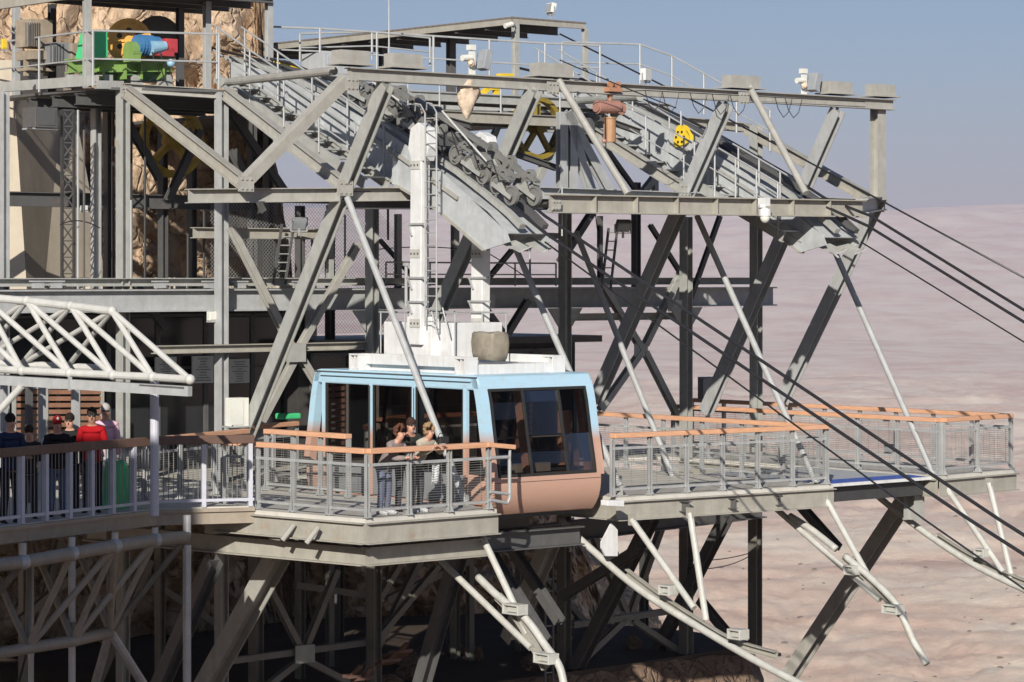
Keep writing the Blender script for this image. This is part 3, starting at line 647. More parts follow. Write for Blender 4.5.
MB().channel(W(-10, v0, zc - .09), c1 - Z * .09, .13, .08, Z, -1).build('edge_beam', 'cream_steel', cn)
for k in range(10): MB().ibeam(W(-11 - k * 1.1, v0 + .05, zc - .15), c1 - C * (1 + k * 1.1) - Z * .15, .18, .1, Z).build('rafter', 'steel_dark', cn)
for px, y0, u, vv, r in ((515.5, 22, -10.05, None, .13), (585, 24, -10.05, None, .12), (451, 36, None, v0 + 1.2, .17), (383, 45, None, v0 + 1.0, .16), (306, 50, None, v0 + .9, .16)):
    p = P(px, 70, u=u, v=vv); MB().ibeam(Vector((p.x, p.y, 3.3)), Vector((p.x, p.y, zc - .15)), r, r, C).build('canopy_post', 'steel' if u else 'steel_dark', cn)
t = thing('machine_floor', 'second machine floor under the long canopy, seen between the stair rails', 'platform', W(-10, 5, 3.2))
MB().slab([W(-9.0, 3.2, 3.55), W(-7.6, 8.0, 3.55), W(-8.0, 11.0, 3.55), W(-20, 11.2, 3.55), W(-20, 3.2, 3.55)], .06).build('floor_plate', 'steel_dark', t)
MB().ibeam(W(-9.0, 3.2, 3.36), W(-7.6, 8.0, 3.36), .3, .2, Z).build('edge_girder', 'steel', t)
MB().ibeam(W(-7.6, 8.0, 3.36), W(-8.0, 11.0, 3.36), .3, .2, Z).build('edge_girder', 'steel', t)

# ================================================================== TRACK SADDLES (shoes), STAIRS, ROPES
SL = .452    # slope of the ropes
def zr(u): return float(np.interp(-u, [-.3, 0, 1, 2, 4, 6, 8, 10, 13], [.87, 1.02, 1.53, 2.02, 2.90, 3.66, 4.26, 4.68, 5.1]))
def saddle(v0):
    t = thing('rope_saddle', 'long grey steel saddle that carries the track ropes above the docked cabin', 'rope saddle', W(-.9, v0 + .5, .3), 'rope saddles of the two tracks')
    low = [(-.95, .46), (-2.3, 1.22), (-3.4, 1.65), (-5.2, 2.3), (-7.6, 3.0), (-9.2, 3.45)]
    high = [(-9.2, zr(-9.2) - .12), (-8, zr(-8) - .12), (-6, zr(-6) - .12), (-4, zr(-4) - .12), (-2.5, zr(-2.5) - .16), (-.35, zr(-.35) - .42), (-.25, .60)]
    for dv, nm in ((0, 'side_plate'), (.95, 'side_plate')):
        MB().plate([W(u, v0 + dv, z) for u, z in low + high], .03, G).build(nm, 'plate_grey', t)
        m = MB()
        for (u1, z1), (u2, z2) in zip(low, low[1:]): m.bar(W(u1, v0 + dv, z1 - .01), W(u2, v0 + dv, z2 - .01), .03, .16)
        m.build('lower_flange', 'cream_steel', t)
        for a in (-8.2, -7.1, -6.0, -4.8, -3.6, -2.2):
            zl = np.interp(-a, [-p[0] for p in low], [p[1] for p in low]); q = -1 if dv == 0 else 1
            MB().plate([W(a, v0 + dv + q * .015, zl), W(a, v0 + dv + q * .12, zl), W(a, v0 + dv + q * .1, zr(a) - .35), W(a, v0 + dv + q * .015, zr(a) - .2)], .02, C).build('stiffener', 'plate_grey', t)
    m = MB(); us = [-9.2, -8, -6, -4, -2, -.9, -.3]
    for a, b in zip(us, us[1:]): m.bar(W(a, v0 + .475, zr(a) - .30), W(b, v0 + .475, zr(b) - (.30 if b < -.5 else .42)), .02, .95)
    m.build('cover_plate', 'plate_grey', t)
    for dv in (.2, .75):
        m = MB(); us = [-9.6, -8, -6, -4, -2, -1.2, -.5, -.15]; off = [.09, .09, .09, .09, .09, .12, .16, .22]
        for i in range(len(us) - 1): m.bar(W(us[i], v0 + dv, zr(us[i]) - off[i]), W(us[i + 1], v0 + dv, zr(us[i + 1]) - off[i + 1]), .10, .13)
        m.build('rope_groove', 'steel' if dv < .5 else 'steel_dark', t)
        MB().plate([W(-.7, v0 + dv - .12, .62), W(-.1, v0 + dv - .1, .42), W(.12, v0 + dv, .52), W(-.1, v0 + dv + .1, .50), W(-.7, v0 + dv + .12, .7)], .03, Z).build('nose_plate', 'steel', t)
    MB().bar(W(-4.5, v0 - .03, 2.75), W(-1.7, v0 - .03, 1.42), .06, .1).build('ledge', 'steel_warm', t)
    return t
s1 = saddle(.82)
s2 = copy_tree(s1, G * 8.27); s2['label'] = 'long grey steel saddle of the empty second track with two rounded tips at the right'
def stair(v0, u0, u1, z0, z1):
    t = thing('track_stair', 'steep steel stair with open treads and pipe rails beside the saddle of the cabin', 'stair', W(u1, v0, z1), 'stairs beside the rope saddles')
    for dv in (0, .62): MB().channel(W(u0, v0 + dv, z0), W(u1, v0 + dv, z1), .2, .07, Z, 1 if dv else -1).build('stair_stringer', 'steel', t)
    n = int((z0 - z1) / .19)
    for k in range(n):
        f = (k + .5) / n; MB().box(W(u0 + (u1 - u0) * f, v0 + .31, z0 + (z1 - z0) * f + .04), .26, .58, .03).build('tread', 'galv', t)
    for dv in (-.02, .66):
        m = MB(); a = W(u0, v0 + dv, z0); b = W(u1, v0 + dv, z1)
        m.tube([a + Z * 1.05, b + Z * 1.05], .02, 6).tube([a + Z * .55, b + Z * .55], .016, 6); m.build('stair_rail', 'galv', t)
        for k in range(5): q = a.lerp(b, (k + .1) / 4.3); MB().tube([q, q + Z * 1.05], .02, 6).build('rail_post', 'galv', t)
    return t
st1 = stair(.02, -8.6, -3.6, 4.0, 1.72)
st2 = copy_tree(st1, G * 8.55 - Z * .02); st2['label'] = 'steep steel stair with open treads behind the yellow pulley on the second track'
st3 = stair(.0, -3.5, -.9, 1.9, .75); st3['label'] = 'short lower stair run with steel treads beside the tip of the second saddle'; st3.location = st3.location + G * 8.5
# ropes
def rope(label, pts, r, mat='rope', group='ropes of the two tracks'):
    o = MB().tube(pts, r, 8).build('rope', mat, smooth=True); return tag(o, label, 'rope', group)
def runrope(label, p1, p2, v, r, ub, grp):
    a = P(*p1, v=v); b = P(*p2, v=v); ua, _, za2 = UV(a); ub2, _, zb = UV(b)
    sl = (zb - za2) / (ub2 - ua); end = W(28, v, za2 + sl * (28 - ua) + .5)
    back = W(ub, v, zr(ub) + .03) if ub < -1 else a
    pts = ([back] + [W(-k_, v, zr(-k_) + .03) for k_ in (8, 6, 4, 2, 1)] if ub < -1 else []) + [a, b, end]
    rope(label, pts, r, group=grp)
runrope('upper thick black track rope running down in front of the middle platform', (545, 216), (1000, 520), 1.57, .030, -10.2, 'ropes of the two tracks')
runrope('lower thick black track rope running down in front of the middle platform', (545, 233), (970, 520), 1.02, .030, -10.2, 'ropes of the two tracks')
runrope('thin haul rope below the two thick ropes in front of the middle platform', (545, 242), (925, 520), .95, .016, 0, 'ropes of the two tracks')
runrope('upper thick black track rope leaving the second saddle towards the right edge', (871, 216), (1024, 310), 9.84, .030, -10.2, 'ropes of the two tracks')
runrope('lower thick black track rope leaving the second saddle towards the right edge', (868, 226), (1024, 322), 9.29, .030, -10.2, 'ropes of the two tracks')
runrope('thin haul rope hanging lowest below the second saddle', (861, 242), (1024, 342), 9.2, .016, 0, 'ropes of the two tracks')
rope('thin signal rope passing over the second saddle, highest of all at the right edge', [P(560, 34, v=10.4), P(700, 104, v=10.4), P(880, 200, v=10.4), P(1060, 297, v=10.4)], .02)

# ================================================================== CABLE CAR
car = thing('cable_car', 'pale blue and pink cable car cabin with dark windows hanging at its platform', 'cable car', W(-2.65, 1.35, -4.35))
VW = 2.72
prof = [(-.34, -1.74), (-.20, -1.80), (-.10, -2.2), (.02, -2.75), (.13, -3.3), (.19, -3.62), (.17, -3.85), (.08, -4.15), (-.06, -4.32)]
UC = -2.66
PCO = np.polyfit([p[1] for p in prof], [p[0] for p in prof], 4)
def pu(z, k=0):  # front wall u at height z
    co = PCO; return float(np.polyval(co, z))
full = [(u, z) for u, z in prof] + [(2 * UC - u, z) for u, z in reversed(prof)]
def cpart(name, m, mat, parent=car, **k):
    o = m.build(name, mat, parent, **k)
    if name in ('roof_frame', 'corner_bracket', 'roof_beam', 'roof_housing', 'roof_rail'): o.location.z -= .085
    return o
# roof slab and floor tub
rp = [(u, z) for u, z in full if z > -1.9]
m = MB(); n_ = 10
roofpts = [(-.36, -1.80), (-.235, -1.82), (-.18, -1.89), (-.13, -2.07), (2 * UC + .13, -2.07), (2 * UC + .18, -1.89), (2 * UC + .235, -1.82), (2 * UC + .36, -1.80)]
m.poly([W(u, v, z) for v in (0, VW) for u, z in roofpts], [list(range(8)), list(range(8, 16))[::-1]] + [[i, 8 + i, 8 + (i + 1) % 8, (i + 1) % 8] for i in range(8)])
cpart('roof', m, 'cabin_paint', bevel=.03)
tub = [(pu(z), z) for z in np.linspace(-3.6, -4.32, 14)]; tub = tub + [(2 * UC - u, z) for u, z in reversed(tub)]
k = len(tub); m = MB()
m.poly([W(u, v, z) for v in (0.06, VW - .06) for u, z in tub], [list(range(k)), list(range(k, 2 * k))[::-1]] + [[i, k + i, k + (i + 1) % k, (i + 1) % k] for i in range(k - 1)] + [[k - 1, 2 * k - 1, k, 0]])
o = cpart('lower_body', m, 'cabin_paint', bevel=.03, smooth=True); o.data.set_sharp_from_angle(angle=R(40))
cpart('sill', MB().box(W(UC, VW / 2, -4.36), 4.9, VW - .3, .08), 'black_steel')
# corner pillars that follow the curve of the ends
for v in (.04, VW - .04):
    for sgn in (1, -1):
        vv = v + (.05 if v < 1 else -.05); zz = np.linspace(-1.84, -3.66, 16); f_ = (lambda u: u) if sgn > 0 else (lambda u: 2 * UC - u)
        m = MB().plate([W(f_(pu(z) - .0), vv, z) for z in zz] + [W(f_(pu(z) - .17), vv, z) for z in zz[::-1]], .18, G)
        cpart('corner_pillar', m, 'cabin_paint')
# front and rear window mullions + panes
def endwin(sgn):
    f = lambda u: u if sgn > 0 else 2 * UC - u
    zz = [-2.06, -2.3, -2.6, -2.9, -3.2, -3.42, -3.6]
    fr = MB()
    for v in (.22, .98, 1.84, VW - .22):
        for a, b in zip(zz, zz[1:]): fr.bar(W(f(pu(a) - .01), v, a), W(f(pu(b) - .01), v, b), .05, .045, C)
    for z in (-2.07, -3.6): fr.bar(W(f(pu(z) - .01), .2, z), W(f(pu(z) - .01), VW - .2, z), .05, .05, C)
    fr.bar(W(f(pu(-2.9) - .04), 1.0, -2.9), W(f(pu(-2.9) - .04), 1.82, -2.9), .03, .03, C)
    fo = cpart('window_frame', fr, 'rubber')
    tr = MB()
    for v in (.93, VW - .32):
        for a, b in zip(zz, zz[1:]): tr.bar(W(f(pu(a) - .1), v, a), W(f(pu(b) - .1), v, b), .12, .07, C)
    tr.build('inner_post', 'wood', fo)
    for v0, v1 in ((.24, .96), (1.0, 1.82), (1.86, VW - .24)):
        m = MB()
        for a, b in zip(zz, zz[1:]): m.poly([W(f(pu(a) - .02), v0, a), W(f(pu(a) - .02), v1, a), W(f(pu(b) - .02), v1, b), W(f(pu(b) - .02), v0, b)], [[0, 1, 2, 3]])
        m.build('pane', 'glass', fo)
endwin(1); endwin(-1)
# side walls: blue posts, door, panes
def side(v, sgn):
    q = v + sgn * .0
    for u in (-.55, -2.05, -3.35, -4.85):
        cpart('side_post', MB().bar(W(u, q, -1.98), W(u, q, -4.12), .09 if u > -4 else .10, .07, C), 'cabin_paint')
    for a, b in ((-.6, -2.0), (-2.1, -3.3), (-3.4, -4.8)):
        cpart('lower_side_panel', MB().box(W((a + b) / 2, q, -3.86), abs(a - b), .045, .5), 'box_grey')
    for a in (-.3, 2 * UC + .3): cpart('bumper_side', MB().box(W(a, q, -3.87), .42, .055, .5), 'cabin_paint')
    for a, b in ((-.6, -2.0), (-2.1, -3.3), (-3.4, -4.8)):
        fo = cpart('side_window', MB().bar(W(a, q, -2.0), W(b, q, -2.0), .05, .05).bar(W(a, q, -3.58), W(b, q, -3.58), .05, .05).bar(W(a - .02, q, -2), W(a - .02, q, -3.6), .04, .05, C).bar(W(b + .02, q, -2), W(b + .02, q, -3.6), .04, .05, C), 'rubber')
        MB().poly([W(a, q, -2.0), W(b, q, -2.0), W(b, q, -3.58), W(a, q, -3.58)], [[0, 1, 2, 3]]).build('pane', 'glass', fo)
side(.035, -1); side(VW - .035, 1)
cpart('drip_strip', MB().bar(W(-.2, -.012, -1.84), W(2 * UC + .2, -.012, -1.84), .02, .03), 'steel_dark')
for q_ in (-2.03, -3.37): cpart('door_seam', MB().bar(W(q_, -.006, -2.08), W(q_, -.006, -4.1), .012, .012, C), 'rubber')
cpart('body_seam', MB().bar(W(pu(-3.72) + .004, .1, -3.72), W(pu(-3.72) + .004, VW - .1, -3.72), .008, .008), 'brown_wood_dark')
cpart('door_rail', MB().bar(W(-.35, -.03, -1.9), W(-4.9, -.03, -1.9), .03, .05), 'cabin_paint')
cpart('inner_floor', MB().box(W(UC, VW / 2, -3.56), 4.9, VW - .12, .04), 'black_steel')
for u in (-1.6, -3.6): cpart('grab_pole', MB().tube([W(u, 1.35, -1.95), W(u, 1.35, -3.55)], .025, 8), 'galv')
cpart('grab_bar', MB().tube([W(-.3, .4, -2.95), W(-.3, 2.3, -2.95)], .02, 8), 'galv')
cpart('seat_panel', MB().box(W(-.35, 2.2, -3.0), .08, .24, 1.0), 'wood'); cpart('console', MB().box(W(-.3, 1.3, -3.5), .3, .8, .16), 'cream_steel')
# roof machinery
m = MB().box(W(-2.3, 1.36, -1.64), 3.3, 2.0, .2); cpart('roof_frame', m, 'white_paint', bevel=.02)
for u, v in ((-.75, .2), (-3.95, .2), (-.75, 2.3), (-3.95, 2.3)):
    m = MB().box(W(u, v, -1.70), .3, .3, .04).box(W(u, v, -1.42), .3, .3, .03)
    for d in (-.13, .13): m.box(W(u + d, v, -1.56), .03, .3, .28)
    m.box(W(u, v, -1.56), .03, .26, .28)
    cpart('corner_bracket', m, 'white_paint')
for v in (.30, 2.25): cpart('roof_beam', MB().box(W(-2.35, v, -1.5), 3.2, .14, .2), 'white_paint', bevel=.01)
cpart('roof_housing', MB().box(W(-2.75, 1.25, -1.2), 2.1, 1.2, .8), 'white_paint', bevel=.02)
cpart('roof_housing', MB().box(W(-2.55, .62, -1.08), .75, .2, .78), 'white_paint', bevel=.02)
m = MB()
for v in (.62, 1.85):
    m.tube([W(-1.55, v, -.62), W(-3.9, v, -.62)], .018, 6)
    for u in (-1.6, -2.3, -3.1, -3.85): m.tube([W(u, v, -.62), W(u, v, -1.4)], .015, 6)
cpart('roof_rail', m, 'galv')
# hanger: one arm on each side of the saddle
for v, zt_ in ((.52, 2.72), (2.0, 2.6)):
    m = MB(); m.bar(W(-2.5, v, zt_ - .2), W(-2.55, v, -1.3), .34, .2, C); o = cpart('hanger_arm', m, 'white_paint', bevel=.015)
    MB().plate([W(-2.74, v, zt_ - .35), W(-2.66, v, zt_ + .02), W(-2.45, v, zt_ + .12), W(-2.2, v, zt_ + .02), W(-2.12, v, zt_ - .35), W(-2.22, v, zt_ - .6), W(-2.64, v, zt_ - .6)], .22, G).build('hanger_head', 'white_paint', o, bevel=.01)
    for zz_ in (2.05, .4, -.9):
        MB().box(W(-2.53, v - .108, zz_), .30, .012, .16).build('joint_plate', 'guide_grey', o)
        for d_ in (-.1, 0, .1): MB().box(W(-2.53 + d_, v - .12, zz_), .03, .02, .03).build('bolt', 'steel_dark', o)
    for zz_ in (.95, -.05, -.5): MB().bar(W(-2.75, v - .13, zz_), W(-2.1, v - .13, zz_), .035, .035).bar(W(-2.72, v - .13, zz_), W(-2.6, v - .13, zz_ - .22), .03, .03).build('bracket', 'galv', o)
cpart('hanger_damper', MB().tube([W(-2.78, .4, .2), W(-2.78, .4, -.62)], .03, 8).box(W(-2.78, .4, .2), .1, .08, .06).box(W(-2.78, .4, -.62), .1, .08, .06), 'galv')
cpart('hanger_crosshead', MB().bar(W(-2.5, .5, 2.55), W(-2.5, 2.0, 2.5), .22, .22), 'steel_dark')
lad = MB()
for du in (0, .34): lad.tube([W(-2.18 + du, .38, 3.0), W(-2.18 + du, .38, -.95)], .017, 6)
k = 0
while k < 17: lad.tube([W(-2.18, .38, 2.9 - k * .235), W(-1.84, .38, 2.9 - k * .235)], .012, 6); k += 1
for du in (0, .34): lad.tube([W(-2.18 + du, .38, 3.0), W(-2.22 + du, .3, 3.16), W(-2.3 + du, .25, 3.18), W(-2.38 + du, .3, 3.05)], .015, 6)
lad.tube([W(-1.75, .45, -.6), W(-1.55, .45, -1.1)], .015, 6).tube([W(-2.1, .45, -.6), W(-1.9, .45, -1.1)], .015, 6)
cpart('ladder', lad, 'galv')
# carriage: bogies with wheels on both ropes
carr = cpart('carriage', MB().bar(W(-3.6, 1.3, zr(-3.6) + .62), W(-1.4, 1.3, zr(-1.4) + .62), .08, .12), 'wheel_grey')
def wheel(c):
    m = MB(); r = .185
    m.disc(c, G, r, .07, 22, r - .035); m.disc(c, G, r - .03, .02, 22); m.disc(c, G, .05, .12, 12)
    for k in range(8):
        a = k * math.pi / 4 + .2; d = C * math.cos(a) + Z * math.sin(a); m.bar(c + d * .04, c + d * (r - .03), .022, .06, G)
    return m
w0 = None
for v in (1.02, 1.57):
    u = -5.25
    while u < -.2:
        if not (-2.95 < u < -2.05):
            c = W(u, v - .0, zr(u) + .20)
            if w0 is None: w0 = wheel(c).build('wheel', 'wheel_grey', carr); w0c = c
            else:
                w = w0.copy(); COL.objects.link(w); w.parent = carr; w.location = w0.location + (c - w0c)
        u += .40
dirr = (C - Z * SL).normalized()
for v in (.92, 1.10, 1.49, 1.67):
    for u0 in (-5.25, -4.37, -3.49, -1.73, -.85):
        u0 += 0.0
        a = W(u0 - .05, v, zr(u0 - .05) + .20); b = W(u0 + .49, v, zr(u0 + .49) + .20)
        MB().bar(a, b, .075, .02, Z).plate([a.lerp(b, .25) + Z * .03, a.lerp(b, .75) + Z * .03, a.lerp(b, .5) + Z * .18], .02, G).build('rocker', 'steel', carr)
for v in (1.02, 1.57):
    for u0 in (-4.9, -3.6, -1.4):
        a = W(u0 - .3, v, zr(u0 - .3) + .46); b = W(u0 + .75, v, zr(u0 + .75) + .46)
        MB().bar(a, b, .10, .07, Z).disc(a.lerp(b, .5), G, .08, .2, 12).build('rocker_beam', 'wheel_grey', carr)
for k in range(6):
    u = -5.0 + k * .85; c = W(u, 1.25, zr(u) + .42); MB().box(c, .12, .34, .08).disc(c + Z * .10 - G * .22, G, .1, .06, 14).build('brake_unit', 'wheel_grey', carr)
for v in (.98, 1.6):
    u = -5.0
    while u < -.5:
        if not (-3.0 < u < -2.0):
            c = W(u, v, zr(u) + .50); MB().disc(c, G, .12, .10, 16, .07).disc(c, G, .04, .12, 8).bar(c - C * .16 + Z * .07, c + C * .2 - Z * .12, .05, .13, Z).build('idler', 'wheel_grey', carr)
        u += .55
hs = MB()
for k in range(7):
    u = -4.6 + k * .6; a = W(u, .9, zr(u) + .55); b = W(u + .5, .88, zr(u + .5) + .45); hs.tube([a, a.lerp(b, .3) + Z * .12, a.lerp(b, .7) - Z * .12, b], .013, 6)
hs.build('hose', 'rope', carr)
MB().tube([W(-2.2, .8, zr(-2.2) + .95), W(-.9, .8, zr(-.9) + .6)], .018, 8).build('grease_pipe', 'truss_white', carr)
MB().tube([W(-4.6, .8, zr(-4.6) + .7), W(-3.2, .8, zr(-3.2) + .62)], .018, 8).build('grease_pipe', 'truss_white', carr)
o = MB()
cc = W(-.86, .85, -1.30); n_ = 16
rings = []
for j, (hz_, rr) in enumerate(((.24, .16), (.25, .25), (.21, .275), (.05, .285), (-.12, .265), (-.25, .235))):
    rings.append([cc + C * (rr * 1.25 * math.copysign(abs(math.cos(2 * math.pi * i / n_)) ** .3, math.cos(2 * math.pi * i / n_)) * (1 + .08 * math.sin(2.3 * i + j * .6))) + G * (rr * .75 * math.copysign(abs(math.sin(2 * math.pi * i / n_)) ** .3, math.sin(2 * math.pi * i / n_))) + Z * (hz_ + .02 * math.sin(1.7 * i + j)) for i in range(n_)])
o.poly([p for r_ in rings for p in r_], [[j * n_ + i, j * n_ + (i + 1) % n_, (j + 1) * n_ + (i + 1) % n_, (j + 1) * n_ + i] for j in range(5) for i in range(n_)] + [list(range(n_)), [5 * n_ + i for i in range(n_)][::-1]])
tag(o.build('fabric_cover', 'fabric_cover', smooth=True), 'crumpled brown fabric cover tied over a unit on the cabin roof', 'cover')

# ================================================================== UPPER WALKWAYS, MACHINERY
pipe_rail('pipe railing along the upper walkway behind the long top girder', [P(268, 72, u=-9.5), P(320, 74, u=-8.8), P(545, 88, u=-6.5), P(600, 90, u=-6.0)], H=.95, spacing=1.2)
pipe_rail('pipe railing stepping down beside the second saddle near the round lamp', [P(562, 82, u=-9), P(640, 84, v=11.3), P(672, 96, v=11.4), P(770, 152, v=11.4)], H=.9, spacing=1.3)
pipe_rail('pipe railing on the landing under the first leaning leg', [P(300, 62, u=-9.6), P(372, 60, u=-9.0), P(430, 66, u=-8.6)], H=.6, spacing=1.5)
t = thing('service_walkway', 'narrow grey service walkway crossing behind the top girder', 'walkway', P(480, 100, u=-6.8))
a = P(395, 92, u=-6.8); b = P(655, 103, u=-6.8); b.z = a.z
MB().box((a + b) / 2, .9, (a - b).length, .05).build('grating', 'steel_dark', t)
for d in (-.45, .45): MB().channel(a + C * d - Z * .08, b + C * d - Z * .08, .2, .08).build('edge_channel', 'steel', t)
t = thing('service_walkway', 'dark service walkway with a light edge under the first, left of the second stair', 'walkway', P(540, 120, u=-5))
a = P(405, 112, u=-5.6); b = P(566, 118, u=-5.6); b.z = a.z
MB().box((a + b) / 2, 1.0, (a - b).length, .05).build('grating', 'steel_dark', t)
for d in (-.5, .5): MB().ibeam(a + C * d - Z * .08, b + C * d - Z * .08, .22, .12).build('edge_channel', 'cream_steel' if d > 0 else 'steel', t)
# drive: green bed, orange sheave, guard, motor, gearbox
dr = thing('drive_machine', 'green drive bed with a large orange wheel, blue motor and red gearbox behind the railing', 'machine', P(120, 84, u=-9.6))
U9 = -9.6
MB().ibeam(P(68, 66, u=U9), P(170, 65, u=U9), .28, .3, Z).build('bed', 'green_olive', dr)
MB().ibeam(P(80, 76, u=U9 - .6), P(170, 75, u=U9 - .6), .3, .3, Z).build('bed', 'green', dr)
for px in (100, 122, 138, 160): p = P(px, 72, u=U9 + .05); MB().box(p, .3, .04, .3).build('rib', 'green_olive', dr)
for px in (74, 105, 135, 165): p = P(px, 79, u=U9); MB().box(p - Z * .05, .25, .22, .26).build('foot', 'steel', dr)
cw = P(129, 41, u=U9 - .4); so_ = MB().disc(cw, C * .85 - G * .5, .46, .12, 36, .38).disc(cw, C * .85 - G * .5, .39, .05, 36); wn = (C * .85 - G * .5).normalized(); wa = wn.cross(Z).normalized()
for k in range(6): a_ = k * math.pi / 3; d = wa * math.cos(a_) + Z * math.sin(a_); so_.bar(cw + wn * .05 + d * .1, cw + wn * .05 + d * .37, .03, .05, wn)
so_.disc(cw, wn, .1, .3, 16); bw = so_.build('bull_wheel', 'wheel_orange', dr)
for k in range(6): a_ = k * math.pi / 3 + .5; d = wa * math.cos(a_) + Z * math.sin(a_); MB().disc(cw + d * .22 + wn * .03, wn, .055, .012, 12).build('lightening_hole', 'rubber', bw)
g_ = [P(79, 60, u=U9 + .1), P(85, 31, u=U9 + .1), P(103, 30, u=U9 + .1), P(104, 58, u=U9 + .1)]
MB().plate(g_, .35, C).build('guard', 'green_bright', dr, bevel=.02)
MB().tube([P(128, 51, u=U9 + .3), P(137, 51, u=U9 + .3)], .19, 20).box(P(132, 57, u=U9 + .3), .34, .2, .2).build('gear_cover', 'green_olive', dr)
mt = MB().tube([P(136, 45, u=U9 + .35), P(158, 46, u=U9 + .35)], [.2, .19], 20)
mo = mt.build('motor', 'blue', dr, smooth=False)
for k in range(5): a_ = P(139 + k * 3, 45 + k * .2, u=U9 + .35); MB().disc(a_, G, .215, .02, 20).build('cooling_fin', 'blue', mo)
MB().tube([P(150, 48, u=U9 + .5), P(165, 46, u=U9 + .5)], [.15, .10], 16).build('coupling', 'blue_light', dr)
MB().box(P(160, 52, u=U9 + .4), .3, .5, .18).box(P(168, 46, u=U9 + .4), .3, .28, .28).build('gearbox', 'red', dr, bevel=.01)
MB().ball(P(171, 63, u=U9 + .5), .085, ax=(C, G, Z)).build('pressure_vessel', 'blue_light', dr, smooth=True)
for k, (x0, x1) in enumerate(((152, 160), (160, 167))):
    MB().tube([P(x0, 52, u=U9 + .6), P(x0 + 3, 62, u=U9 + .7), P(x1, 74, u=U9 + .7), P(x0 - 4, 82, u=U9 + .7), P(x0 - 22, 81, u=U9 + .7)], .014, 6).build('cable', 'rope', dr)
MB().disc(P(158, 40, u=U9 - 1.5), (C * .8 - G * .6), .5, .3, 28).build('brake_disc', 'steel_dark', dr)
t = thing('machine_unit', 'beige cabinet of louvred plates beside the drive, below the dark roof', 'machine', P(35, 70, u=-11))
MB().box(P(34, 34, u=-11), .6, .52, .56).build('housing', 'unit_beige', t, bevel=.01)
MB().box(P(46, 34, u=-10.9), .4, .02, .5).build('side_plate', 'unit_beige', t)
for k in range(7): MB().box(P(26 + k * 2.2, 34, u=-10.68), .02, .012, .46).build('slat', 'steel_dark', t)
MB().box(P(36, 56, u=-11), .7, .55, .18).box(P(36, 70, u=-11), .5, .6, .06).build('stand', 'unit_beige', t)
for px in (26, 46): MB().bar(P(px, 58, u=-11), P(px, 76, u=-11), .08, .08, C).build('stand_leg', 'unit_beige', t)
t = thing('machine_unit', 'dark grey ribbed unit between the beige cabinet and the green guard', 'machine', P(58, 70, u=-10.5))
MB().box(P(57, 54, u=-10.5), .5, .32, .44).build('housing', 'box_grey', t, bevel=.02); MB().box(P(72, 52, u=-10.3), .3, .2, .34).build('side_box', 'unit_beige', t, bevel=.02)
for k in range(5): MB().box(P(51 + k * 3, 54, u=-10.24), .02, .02, .4).build('rib', 'steel_dark', t)
t = thing('large_sheave', 'huge dark yellow sheave wheel standing in the shade between the left columns', 'wheel', P(172, 190, u=-11.5))
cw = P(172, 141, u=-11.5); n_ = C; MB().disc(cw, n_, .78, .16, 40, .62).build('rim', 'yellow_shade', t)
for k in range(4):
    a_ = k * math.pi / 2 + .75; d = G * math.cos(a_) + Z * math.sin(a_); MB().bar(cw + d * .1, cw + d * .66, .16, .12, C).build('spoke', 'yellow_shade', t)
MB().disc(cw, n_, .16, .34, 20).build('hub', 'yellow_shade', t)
t = thing('large_sheave', 'dark yellow sheave wheel hanging below the service walkway in the middle', 'wheel', P(540, 180, u=-5.6))
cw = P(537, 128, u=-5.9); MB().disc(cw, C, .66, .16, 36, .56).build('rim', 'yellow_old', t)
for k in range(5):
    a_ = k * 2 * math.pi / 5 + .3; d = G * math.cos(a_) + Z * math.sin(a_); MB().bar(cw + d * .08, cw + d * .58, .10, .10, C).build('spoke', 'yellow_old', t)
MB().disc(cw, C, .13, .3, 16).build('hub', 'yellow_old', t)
t = thing('yellow_frame', 'yellow painted bearing frame on the walkway behind the pale bundle', 'frame', P(488, 100, u=-6.4))
MB().bar(P(478, 98, u=-6.4), P(487, 89, u=-6.4), .09, .12).bar(P(486, 88, u=-6.4), P(498, 88, u=-6.4), .09, .12).bar(P(496, 88, u=-6.4), P(496, 100, u=-6.4), .09, .12, C).build('bracket', 'yellow', t)
MB().bar(P(498, 75, u=-6.8), P(512, 75, u=-6.8), .06, .12).build('top_plate', 'yellow', t)
MB().box(P(536, 101, u=-6.6), .2, .14, .1).build('bearing', 'yellow', t)
t = MB().poly([], []);
def bundle(cx, cy, u, rx, rz, name, lab, cat, mat, tip=0):
    m = MB(); c = P(cx, cy, u=u); k, q = 18, 12; base = []
    for i in range(q + 1):
        th = math.pi * i / q
        for j in range(k):
            ph = 2 * math.pi * j / k; rr = 1 + .16 * math.sin(3 * ph + i) + .10 * math.sin(7 * ph - i) + random.uniform(-.11, .11); taper = 1 - tip * max(0, -math.cos(th)) ** 1 * .0 
            zz = math.cos(th); w_ = math.sin(th) * (1 - tip * (1 - zz) / 2)
            base.append(c + C * (rx * .7 * w_ * math.cos(ph) * rr) + G * (rx * w_ * math.sin(ph) * rr) + Z * rz * zz)
    m.poly(base, [[i * k + j, (i + 1) * k + j, (i + 1) * k + (j + 1) % k, i * k + (j + 1) % k] for i in range(q) for j in range(k)])
    return tag(m.build(name, mat, smooth=True), lab, cat)
bundle(467, 99, -2.4, .32, .40, 'cloth_bundle', 'pale beige cloth bundle tapering to a point, tied under the top girder', 'bundle', 'cloth_beige', .75)
t = thing('rescue_sack', 'yellow padded sack lying on the deck behind the upper left stair rail', 'sack', P(284, 72, u=-10))
m = MB(); a = P(271, 66, u=-10); b = P(298, 69, u=-10); m.tube([a, a.lerp(b, .12), a.lerp(b, .5), a.lerp(b, .88), b], [.05, .13, .16, .13, .05], 14); m.build('sack_body', 'yellow', t, smooth=True)
